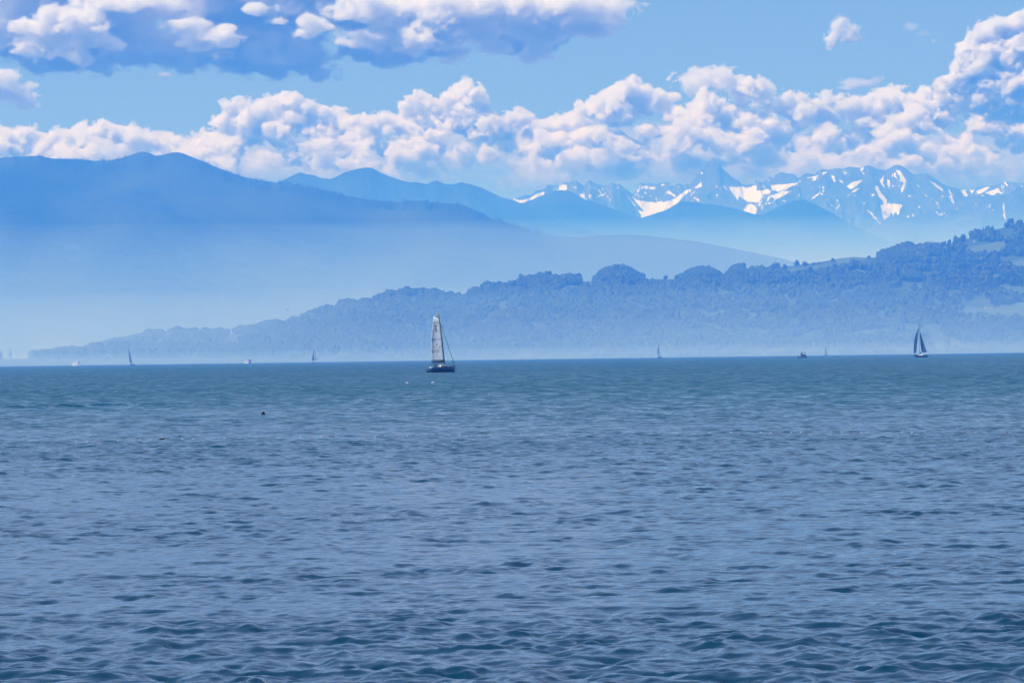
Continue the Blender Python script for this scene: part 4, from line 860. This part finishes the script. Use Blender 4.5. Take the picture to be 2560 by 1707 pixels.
# ------------------------------------------------------------------ birds, buoy, float line, sticks
def bird(px, py, k_, label, body, neckm, head_up=True, flip=1, name='water_bird', lenpx=8.0, hpx=7.0):
    w = on_water(px, py); k = w.y / FPX; L = lenpx * k; o = empty(name, w, label, 'bird')
    rings = []
    for i in range(9):
        t = i / 8; r = L * .24 * math.sin(math.pi * (.06 + .9 * t)) ** .7; z = L * (.10 + .16 * (t < .2) * (1 - t / .2) + .05 * t)
        rings.append([(flip * L * (t - .5) * .95, r * math.cos(a), z + r * .75 * math.sin(a)) for a in np.linspace(0, 2 * math.pi, 11)[:-1]])
    MB().loft(rings).build('body', body, o, smooth=True)
    nx = flip * L * .36; H = hpx * k
    if head_up:
        MB().tube([(nx, 0, L * .16), (nx + flip * L * .07, 0, H * .5), (nx + flip * L * .05, 0, H * .82)], L * .085, 9, L * .055).build('neck', neckm, o, smooth=True)
        hz = H * .86; hx_ = nx + flip * L * .09
    else: hz = L * .30; hx_ = nx + flip * L * .10
    hd_ = MB().lathe([(.01, -.09), (.07, -.06), (.095, 0), (.07, .06), (.01, .09)], 10, (0, 0, 0)); hd_.V = [(hx_ + x * L * 1.15, y * L, hz + z * L) for x, y, z in hd_.V]
    h_ = hd_.build('head', neckm, o, smooth=True)
    MB().tube([(hx_ + flip * L * .09, 0, hz), (hx_ + flip * L * .22, 0, hz - L * .02)], L * .03, 6, L * .008).build('beak', M['wood'], h_)
    return o
bird(1018, 957.6, 0, 'white water bird with a tall dark neck swimming left of the large boat', M['feather_w'], M['feather_d'], True, 1, lenpx=8, hpx=8)
bird(1081.5, 957, 0, 'white water bird with its dark head tucked low below the large boat', M['feather_w'], M['feather_d'], False, 1, lenpx=7.5)
bird(404, 1099.2, 0, 'dark water bird swimming on the float line at the left', M['feather_d'], M['feather_d'], True, 1, lenpx=14, hpx=6.5)
bird(826, 1091.8, 0, 'dark water bird beside the float line near the middle, left of its twin', M['feather_d'], M['feather_d'], True, -1, lenpx=7, hpx=5.5)
bird(831.5, 1092.2, 0, 'dark water bird beside the float line near the middle, right of its twin', M['feather_d'], M['feather_d'], True, 1, lenpx=7, hpx=5.5)
p_ = at(717.5, 774.5, 900); fb_ = empty('flying_bird', Vector(p_), 'small dark bird flying over the lake in front of the hazy hill', 'bird')
MB().loft([[(-.22 + .44 * t, .05 * math.sin(math.pi * (.1 + .85 * t)) * math.cos(a), .05 * math.sin(math.pi * (.1 + .85 * t)) * math.sin(a)) for a in np.linspace(0, 6.28, 9)[:-1]] for t in np.linspace(0, 1, 7)]).build('body', M['gull'], fb_, smooth=True)
for s in (1, -1):
    MB().sheet([[(-.06 + .14 * u_ - .08 * v_, s * .62 * v_, .16 * math.sin(1.9 * v_)) for u_ in (0, .5, 1)] for v_ in np.linspace(0.03, 1, 6)], .012).turn(.9).build('wing', M['gull'], fb_, smooth=True)
w = on_water(658, 1036.3); k = w.y / FPX
by = empty('buoy', w, 'black cone shaped buoy with a reddish top floating alone', 'buoy')
MB().lathe([(.5, -1.2), (4.6, -1.0), (4.95, .4), (4.7, 2.2), (3.3, 6.2), (2.9, 7.2), (.4, 7.4)], 20).build('body', M['buoy'], by, smooth=True).scale = (k, k, k)
MB().lathe([(2.7, 7.1), (3.0, 7.4), (2.9, 8.2), (1.5, 8.6), (.3, 8.7)], 20).build('cap', M['red'], by, smooth=True).scale = (k, k, k)
lug = MB().tube([(-1.2, 0, 8.3), (-1.0, 0, 9.5), (1.0, 0, 9.5), (1.2, 0, 8.3)], .35, 6).build('lifting_eye', M['white'], by); lug.scale = (k, k, k)

FLX = [190.5, 218, 243.5, 270, 295, 323.5, 350, 376, 429, 455, 484, 509, 536, 561, 588, 615, 641, 668, 695, 750, 777.5, 804, 832, 911, 937, 963.6, 991, 1018, 1043.5, 1070, 1122, 1149, 1174, 1200, 1225.5, 1252, 1278, 1302, 1336, 1355, 1380, 1407, 1489, 1695, 1748, 1773, 1827.6, 1853, 1902, 1927, 1952, 1978, 2002, 2027, 2078, 2104, 2128, 2153, 2178, 2203, 2255, 2280, 2333, 2361, 2388, 2412.6, 2439.6, 2464, 2518]
fy = lambda x: np.interp(x, [190, 405, 827, 1093, 1489, 1700, 2518], [1105, 1099, 1091.5, 1089.5, 1084.5, 1082.5, 1081])
prot = {}
for i, x in enumerate(FLX):
    c_ = 'red' if i % 3 == 2 or x in (832, 2388) else 'white'; w = on_water(x, fy(x))
    if c_ not in prot: prot[c_] = o = MB().lathe([(.006, -.03), (.022, -.025), (.032, -.01), (.034, .009), (.027, .024), (.008, .031)], 12, (0, 0, .004), 1.0, .75).build('float', M['float'] if c_ == 'white' else M['red'], smooth=True)
    else: o = prot[c_].copy(); COL.objects.link(o)
    o.location = w; tag(o, 'small white float on the line across the bathing water' if c_ == 'white' else 'small dark red float on the line across the bathing water', 'float', 'white floats of the bathing line' if c_ == 'white' else 'red floats of the bathing line')
for (xa, ya, xb, yb, lab) in ((1090, 1088.5, 1096.5, 1076.5, 'thin dark stick leaning out of the water near the middle'), (1478, 1083.5, 1442, 1069.5, 'long thin dark stick slanting from the water right of the middle')):
    w = on_water(xa, ya); k = w.y / FPX
    tag(MB().tube([(0, 0, -.05), ((xb - xa) * k * .5, .03, (ya - yb) * k * .5 + .01), ((xb - xa) * k, .05, (ya - yb) * k)], .010, 6, .006).build('stick', M['wood'], loc=w), lab, 'stick')
# ------------------------------------------------------------------ clouds: volumes of real size, 48 to 54 km away
def _bs(n, step, s, off):
    u = np.arange(n) * step / s + off; i = np.floor(u).astype(int); f = u - i
    L = i.max() + 4; M = np.zeros((n, L), np.float32); r = np.arange(n)
    M[r, i] = (1 - f) ** 3 / 6; M[r, i + 1] = (3 * f ** 3 - 6 * f ** 2 + 4) / 6
    M[r, i + 2] = (-3 * f ** 3 + 3 * f ** 2 + 3 * f + 1) / 6; M[r, i + 3] = f ** 3 / 6
    return M

def noise3(shape, steps, size, rng):
    """Smooth random field; size = cell in the units of steps, per axis."""
    Ms = [_bs(n, st, s, rng.random()) for n, st, s in zip(shape, steps, size)]
    L = rng.uniform(-1, 1, [M.shape[1] for M in Ms]).astype(np.float32)
    A = np.tensordot(Ms[0], L, (1, 0)); A = np.tensordot(A, Ms[1], (1, 1)); A = np.tensordot(A, Ms[2], (1, 1))
    return A * 2.2

def fbm3(shape, steps, size, rng, n=4, gain=0.55, billow=False):
    r = 0; a = 1.0; tot = 0
    for k in range(n):
        sz = [s / 2 ** k for s in size]
        if min(s / st for s, st in zip(sz, steps)) < 0.6 and k: break
        q = noise3(shape, steps, sz, rng)
        if billow: q = 1 - 2 * np.abs(q)
        r = r + a * q; tot += a; a *= gain
    return r / tot

def cloud_material(name, dens, aniso=0.35):
    t = NT(name); v = t.n('ShaderNodeVolumePrincipled'); a = t.n('ShaderNodeAttribute', attribute_name='density')
    v.inputs['Color'].default_value = (0.995, 0.995, 1, 1); v.inputs['Density Attribute'].default_value = ''
    v.inputs['Anisotropy'].default_value = aniso
    t.l(t.math('MULTIPLY', a.outputs['Fac'], dens), v.inputs['Density'])
    t.l(v.outputs[0], t.out.inputs['Volume']); return t.m

def cloud(name, puffs, box, depth, Y, vox, vy, dens, seed, nsize=(60, 60, 45), namp=0.45, bill=0.5, edge=0.16, shape_fn=None, label='', aniso=0.35, bias=-0.12):
    """puffs: (x, y, rx, ry, d, rd) in pixels of the picture's field at the cloud's distance; box: x0, x1, y0, y1."""
    rng = np.random.default_rng(seed)
    x0, x1, y0, y1 = box
    nx, ny, nz = int((x1 - x0) / vox) + 1, int(2 * depth / vy) + 1, int((y1 - y0) / vox) + 1
    sh = (nx, ny, nz); st = (vox, vy, vox)
    gx = (x0 + np.arange(nx) * vox).astype(np.float32); gy = (-depth + np.arange(ny) * vy).astype(np.float32)
    gz = (y1 - np.arange(nz) * vox).astype(np.float32)              # z index 0 = bottom of the box
    F = np.full(sh, -3.0, np.float32)
    for (cx, cyy, rx, ry, d, rd) in puffs:
        ix = np.where(np.abs(gx - cx) < rx * 1.7)[0]; iy = np.where(np.abs(gy - d) < rd * 1.7)[0]; iz = np.where(np.abs(gz - cyy) < ry * 1.7)[0]
        if not (len(ix) and len(iy) and len(iz)): continue
        s = np.ix_(ix, iy, iz)
        q = 1 - np.sqrt(((gx[ix] - cx) / rx)[:, None, None] ** 2 + ((gy[iy] - d) / rd)[None, :, None] ** 2 + ((gz[iz] - cyy) / ry)[None, None, :] ** 2)
        F[s] = np.maximum(F[s], q)
    n = bill * fbm3(sh, st, nsize, rng, 5, 0.75, True) + (1 - bill) * fbm3(sh, st, [s * 1.3 for s in nsize], rng, 5, 0.75)
    n = (n - n.mean()) / n.std() * 0.30
    Dn = sstep(0.0, edge, F + namp * (n + bias))
    if shape_fn: Dn = Dn * shape_fn(gx[:, None, None], gy[None, :, None], gz[None, None, :], lambda size, k=4: fbm3(sh, st, size, rng, k))
    for ax in range(3):                                             # nothing touches the sides of the grid
        sl = [slice(None)] * 3; sl[ax] = 0; Dn[tuple(sl)] = 0; sl[ax] = -1; Dn[tuple(sl)] = 0
    Dn = Dn.astype(np.float32).ravel()
    cx, cyy = (x0 + x1) / 2, (y0 + y1) / 2
    m = Y / FPX
    hx, hy, hz = (nx - 1) * vox / 2 * m, (ny - 1) * vy / 2 * m, (nz - 1) * vox / 2 * m
    me = bpy.data.meshes.new(name); me.vertices.add(Dn.size)
    a = me.attributes.new('dens', 'FLOAT', 'POINT'); a.data.foreach_set('value', Dn)
    o = bpy.data.objects.new(name, me); COL.objects.link(o)
    o.location = at(cx, cyy, Y); o.rotation_euler = (0, ROLL, 0)
    g = bpy.data.node_groups.new(name + '_volume', 'GeometryNodeTree')
    g.interface.new_socket('Geometry', in_out='INPUT', socket_type='NodeSocketGeometry')
    g.interface.new_socket('Geometry', in_out='OUTPUT', socket_type='NodeSocketGeometry')
    N = g.nodes.new; L = g.links.new
    gi, go, vc = N('NodeGroupInput'), N('NodeGroupOutput'), N('GeometryNodeVolumeCube')
    vc.inputs['Min'].default_value = (-hx, -hy, -hz); vc.inputs['Max'].default_value = (hx, hy, hz)
    vc.inputs['Resolution X'].default_value = nx; vc.inputs['Resolution Y'].default_value = ny; vc.inputs['Resolution Z'].default_value = nz
    p = N('GeometryNodeInputPosition'); sep = N('ShaderNodeSeparateXYZ'); L(p.outputs[0], sep.inputs[0])
    def mt(op, *v):
        nd = N('ShaderNodeMath'); nd.operation = op
        for k, x in enumerate(v):
            if hasattr(x, 'is_output'): L(x, nd.inputs[k])
            else: nd.inputs[k].default_value = x
        return nd.outputs[0]
    idx = []
    for k, (h, nn) in enumerate(((hx, nx), (hy, ny), (hz, nz))):
        idx.append(mt('ROUND', mt('MULTIPLY', mt('ADD', sep.outputs[k], h), (nn - 1) / (2 * h))))
    # whole numbers above 2^24 are not exact in floats, so combine them as integers
    def im(op, a_, b_):
        nd = N('FunctionNodeIntegerMath'); nd.operation = op
        for k, x in enumerate((a_, b_)):
            if hasattr(x, 'is_output'): L(x, nd.inputs[k])
            else: nd.inputs[k].default_value = x
        return nd.outputs[0]
    index = im('ADD', im('MULTIPLY', im('ADD', im('MULTIPLY', idx[0], ny), idx[1]), nz), idx[2])
    na = N('GeometryNodeInputNamedAttribute'); na.data_type = 'FLOAT'; na.inputs['Name'].default_value = 'dens'
    si = N('GeometryNodeSampleIndex'); si.data_type = 'FLOAT'; si.domain = 'POINT'; si.clamp = True
    L(gi.outputs[0], si.inputs['Geometry']); L(na.outputs[0], si.inputs['Value']); L(index, si.inputs['Index'])
    L(si.outputs[0], vc.inputs['Density'])
    sm = N('GeometryNodeSetMaterial'); sm.inputs['Material'].default_value = cloud_material(name + '_vapour', dens, aniso)
    L(vc.outputs[0], sm.inputs[0]); L(sm.outputs[0], go.inputs[0])
    md = o.modifiers.new('volume', 'NODES'); md.node_group = g
    me.materials.append(sm.inputs['Material'].default_value)
    return tag(o, label, 'cloud', kind='stuff')

def P52(lst, depth=1.0):
    """Puffs read off the picture (2352 px wide): x, y, rx, ry, then distance offset and depth radius."""
    out = []
    for q in lst:
        x, y, rx, ry = [v * K52 for v in q[:4]]
        d = q[4] if len(q) > 4 else 0.0
        out.append((x, y, rx, ry, d, (0.6 * rx + 0.4 * ry) * depth))
    return out

TOPLINE = np.array([(-300, 300), (0, 290), (60, 302), (130, 312), (205, 280), (250, 277), (300, 295), (350, 300), (400, 318), (440, 332), (470, 302), (500, 275), (515, 240), (560, 212), (610, 222), (660, 210), (690, 222), (705, 246), (750, 240), (800, 266), (850, 262), (900, 256), (925, 258), (935, 222), (965, 202), (1010, 225), (1035, 205), (1060, 188), (1095, 196), (1105, 225), (1110, 250), (1180, 257), (1230, 277), (1280, 277), (1340, 234), (1400, 203), (1480, 180), (1500, 196), (1510, 214), (1550, 168), (1620, 150), (1660, 149), (1690, 176), (1740, 182), (1800, 200), (1835, 222), (1845, 242), (1900, 224), (1960, 228), (2040, 208), (2060, 204), (2100, 217), (2140, 205), (2200, 200), (2300, 190), (2352, 190), (2700, 220)]) * K52

def bank_puffs():
    r = np.random.default_rng(12); P = []
    x = -150.0
    while x < 2760:                                                 # crown of the bank
        top = np.interp(x, TOPLINE[:, 0], TOPLINE[:, 1]); rr = r.uniform(14, 34)
        P.append((x, top + rr * 1.02, rr * r.uniform(1.0, 1.3), rr, r.uniform(0, 90), rr * 1.6)); x += rr * r.uniform(0.45, 0.8)
    for k in range(330):                                            # its face, lower puffs standing nearer
        x = r.uniform(-150, 2760); top = np.interp(x, TOPLINE[:, 0], TOPLINE[:, 1])
        low = r.random() ** 1.1; y = top + 20 + low * (455 - top); rr = r.uniform(18, 46)
        if y - rr < top: y = top + rr * 1.1
        P.append((x, y, rr * r.uniform(1.0, 1.6), rr, 60 - 190 * low + r.uniform(-40, 40), rr * 1.4))
    return P

def sprout(P, seed, n=7, lo=0.28, hi=0.48, minr=12):
    """Smaller heads growing out of the upper and near side of each puff."""
    r = np.random.default_rng(seed); out = list(P)
    for (x, y, rx, ry, d, rd) in P:
        if ry < minr: continue
        for k in range(n):
            a = r.uniform(-0.35, math.pi + 0.35); b = r.uniform(-1.2, 0.5); s = r.uniform(lo, hi)
            out.append((x + rx * 0.85 * math.cos(a) * math.cos(b), y - ry * 0.85 * math.sin(a) * math.cos(b), rx * s, ry * s, d + rd * 0.85 * math.sin(b), rd * s))
    return out

def bank_shape(x, y, z, noise):
    fade = 1 - 0.9 * sstep(360, 460, z + 45 * noise((160, 200, 60), 3))
    return fade * (0.35 + 0.65 * sstep(-0.45, 0.1, noise((220, 220, 110), 3)))

CLOUDS = [
    cloud('cloud_bank', sprout(bank_puffs(), 2, 5, 0.2, 0.6), (-180, 2780, 130, 520), 230, 50000, 3.2, 6.5, 0.03, 5, nsize=(40, 40, 32), namp=1.15, bill=0.6, edge=0.15, bias=-0.22, shape_fn=bank_shape,
          label='long bank of white heaped clouds standing above the snowy mountains'),
    cloud('veil_cloud', [(x, y - 8, 190, 84, 0, 150) for x, y in ((0, 420), (230, 420), (480, 430), (700, 410), (900, 400), (1100, 390), (1300, 400), (1500, 400), (1700, 390), (1900, 390), (2100, 395), (2300, 390), (2520, 385), (2700, 390))],
          (-200, 2800, 290, 560), 230, 52500, 8, 13, 0.0015, 51, nsize=(120, 150, 36), namp=0.7, bill=0.2, edge=0.8, bias=0.10,
          label='pale veil of layered cloud low behind the snowy mountains'),
    cloud('dark_cloud', P52([(300, 95, 190, 66), (520, 108, 220, 62), (700, 112, 220, 60), (900, 118, 180, 54), (1010, 110, 100, 50), (60, 70, 210, 62), (110, 140, 110, 40), (400, 10, 320, 60), (800, 20, 320, 60), (1150, 85, 130, 48), (1240, 95, 80, 42), (150, -30, 400, 70), (700, -60, 600, 70), (1250, -50, 220, 60)], 1.3),
          (-330, 1640, -150, 215), 330, 54500, 6.0, 13, 0.016, 8, nsize=(80, 110, 52), namp=0.95, bill=0.35, edge=0.35,
          shape_fn=lambda x, y, z, noise: (0.5 + 0.5 * sstep(-0.3, 0.4, noise((150, 150, 70), 3))) * sstep(206, 180, z + 20 * noise((90, 90, 60), 3)),
          label='broad blue grey cloud with a flat shaded base at the upper left'),
    cloud('white_cloud', P52([(130, 70, 95, 42), (80, 100, 60, 36), (210, 100, 70, 18), (180, 130, 55, 20), (150, 40, 85, 28), (60, 60, 50, 28), (490, 85, 52, 22), (522, 66, 30, 14), (445, 106, 35, 13), (715, 48, 70, 22), (780, 32, 80, 26), (870, 20, 120, 32), (950, 88, 88, 38), (880, 86, 90, 26), (820, 100, 60, 14), (1000, 95, 46, 28), (1030, 141, 46, 17), (1050, 40, 120, 38), (1150, 20, 150, 36), (1180, 62, 60, 26), (1215, 52, 55, 26), (1300, 62, 66, 32), (1350, 57, 68, 32), (1400, 42, 44, 28), (1235, 112, 42, 28), (1212, 136, 34, 14), (1262, 90, 26, 24), (1320, 15, 110, 28), (700, 75, 40, 14), (640, 50, 40, 14), (905, 60, 50, 24), (980, 70, 50, 28), (925, 105, 60, 24), (1100, 75, 60, 26), (1150, 110, 40, 16), (760, 60, 40, 16), (1010, 12, 90, 26), (600, 20, 60, 16), (1270, 45, 40, 22), (1380, 70, 34, 16), (300, 10, 120, 18), (420, 60, 60, 14), (20, 212, 55, 38), (62, 198, 24, 18), (-40, 205, 60, 40), (375, 172, 34, 5)], 0.9),
          (-260, 1640, -80, 290), 150, 48500, 4.2, 6.5, 0.022, 21, nsize=(52, 52, 36), namp=1.0, bill=0.45, edge=0.3, bias=-0.10,
          label='torn white sunlit clouds in front of the blue grey cloud'),
    cloud('towering_cloud', sprout(P52([(2290, 92, 62, 44), (2240, 122, 40, 40), (2335, 85, 60, 45), (2360, 135, 95, 70), (2285, 172, 82, 68), (2222, 172, 36, 42), (2360, 212, 120, 62), (2262, 228, 62, 34), (2190, 196, 40, 26)], 1.1), 4, 14),
          (2280, 2800, 20, 320), 150, 48000, 3.6, 5, 0.04, 33, nsize=(34, 34, 28), namp=0.85, bill=0.8, edge=0.12,
          label='tall heaped cloud with a bright left edge at the upper right'),
    cloud('small_cloud', P52([(1925, 62, 22, 25), (1950, 76, 26, 17), (1966, 89, 17, 9), (1908, 92, 16, 20), (1935, 74, 24, 22), (1920, 82, 22, 22), (1945, 88, 24, 14)], 1.0), (2030, 2180, 15, 140), 60, 48500, 2.6, 3.5, 0.025, 41,
          nsize=(20, 20, 17), namp=1.0, bill=0.5, edge=0.5, label='small white cloud alone in the blue sky'),
    cloud('small_cloud', P52([(2095, 60, 20, 13), (2122, 80, 22, 13), (2142, 94, 12, 8)], 1.0), (2230, 2350, 35, 120), 50, 48500, 2.6, 3.5, 0.008, 42,
          nsize=(22, 22, 14), namp=0.6, bill=0.4, edge=0.8, label='faint thin wisp of cloud beside the towering cloud'),
    cloud('small_cloud', P52([(1980, 190, 52, 15), (2010, 182, 28, 12), (1943, 202, 26, 7)], 1.0), (2060, 2240, 175, 235), 60, 48500, 3, 4, 0.012, 43,
          nsize=(32, 32, 16), namp=0.5, bill=0.3, edge=0.7, label='small flat white cloud low over the cloud bank'),
]
# ------------------------------------------------------------------ air
def air_box(name, x0, x1, prof, dens, col, absorb, aniso, label):
    """A closed body of air: the outline prof (distance, height) carried across from x0 to x1."""
    n = len(prof); V = [(x, y, z) for x in (x0, x1) for y, z in prof]
    t = NT(name); v = t.n('ShaderNodeVolumePrincipled')
    v.inputs['Color'].default_value = (*col, 1); v.inputs['Absorption Color'].default_value = (*absorb, 1)
    v.inputs['Density'].default_value = dens; v.inputs['Anisotropy'].default_value = aniso
    t.l(v.outputs[0], t.out.inputs['Volume'])
    me = bpy.data.meshes.new(name)
    me.from_pydata(V, [], [list(range(n)), list(range(2 * n - 1, n - 1, -1))] + [[i, i + n, (i + 1) % n + n, (i + 1) % n] for i in range(n)])
    bm = bmesh.new(); bm.from_mesh(me); bmesh.ops.recalc_face_normals(bm, faces=bm.faces); bm.to_mesh(me); bm.free()
    me.materials.append(t.m); o = bpy.data.objects.new(name, me); COL.objects.link(o)
    return tag(o, label, 'haze', kind='stuff')

BLUE = ((0.062, 0.27, 1.0), (0.885, 0.868, 1.0)); PALE = ((0.44, 0.69, 1.0), (0.95, 0.9, 1.0))
def rect(y0, y1, z0, z1): return [(y0, z0), (y1, z0), (y1, z1), (y0, z1)]
HAZE = air_box('haze', -17500, 17500, rect(-700, 47000, -2, 2000), 4.3e-5, *BLUE, 0.0, 'thin blue haze filling the air over the lake and mountains')
air_box('low_haze', -17000, 17000, rect(-600, 30000, -1.8, 780), 9.8e-5, *BLUE, 0.0, 'blue haze in the lower air over the lake')
air_box('lake_mist', -15000, 15000, [(5800, -1.5), (9500, -1.5), (9500, 185), (8200, 88), (6900, 24), (5600, 8)], 4.6e-4, *PALE, 0.0, 'pale mist lying over the far shore')
air_box('valley_mist', -15500, 15500, [(10900, -1.6), (29000, -1.6), (29000, 300), (20000, 300), (14500, 420), (13400, 490), (10900, 150)], 5.2e-4, *PALE, 0.0, 'pale mist filling the valley below the mountains')
air_box('added_high_veil', -30000, 30000, rect(3000, 32000, 4900, 5500), 1.5e-4, (0.98, 0.98, 1.0), (1, 1, 1), 0.0, 'thin unseen veil of cloud added above the lake for its reflections')  # added out of view, so the water reflects a whiter sky
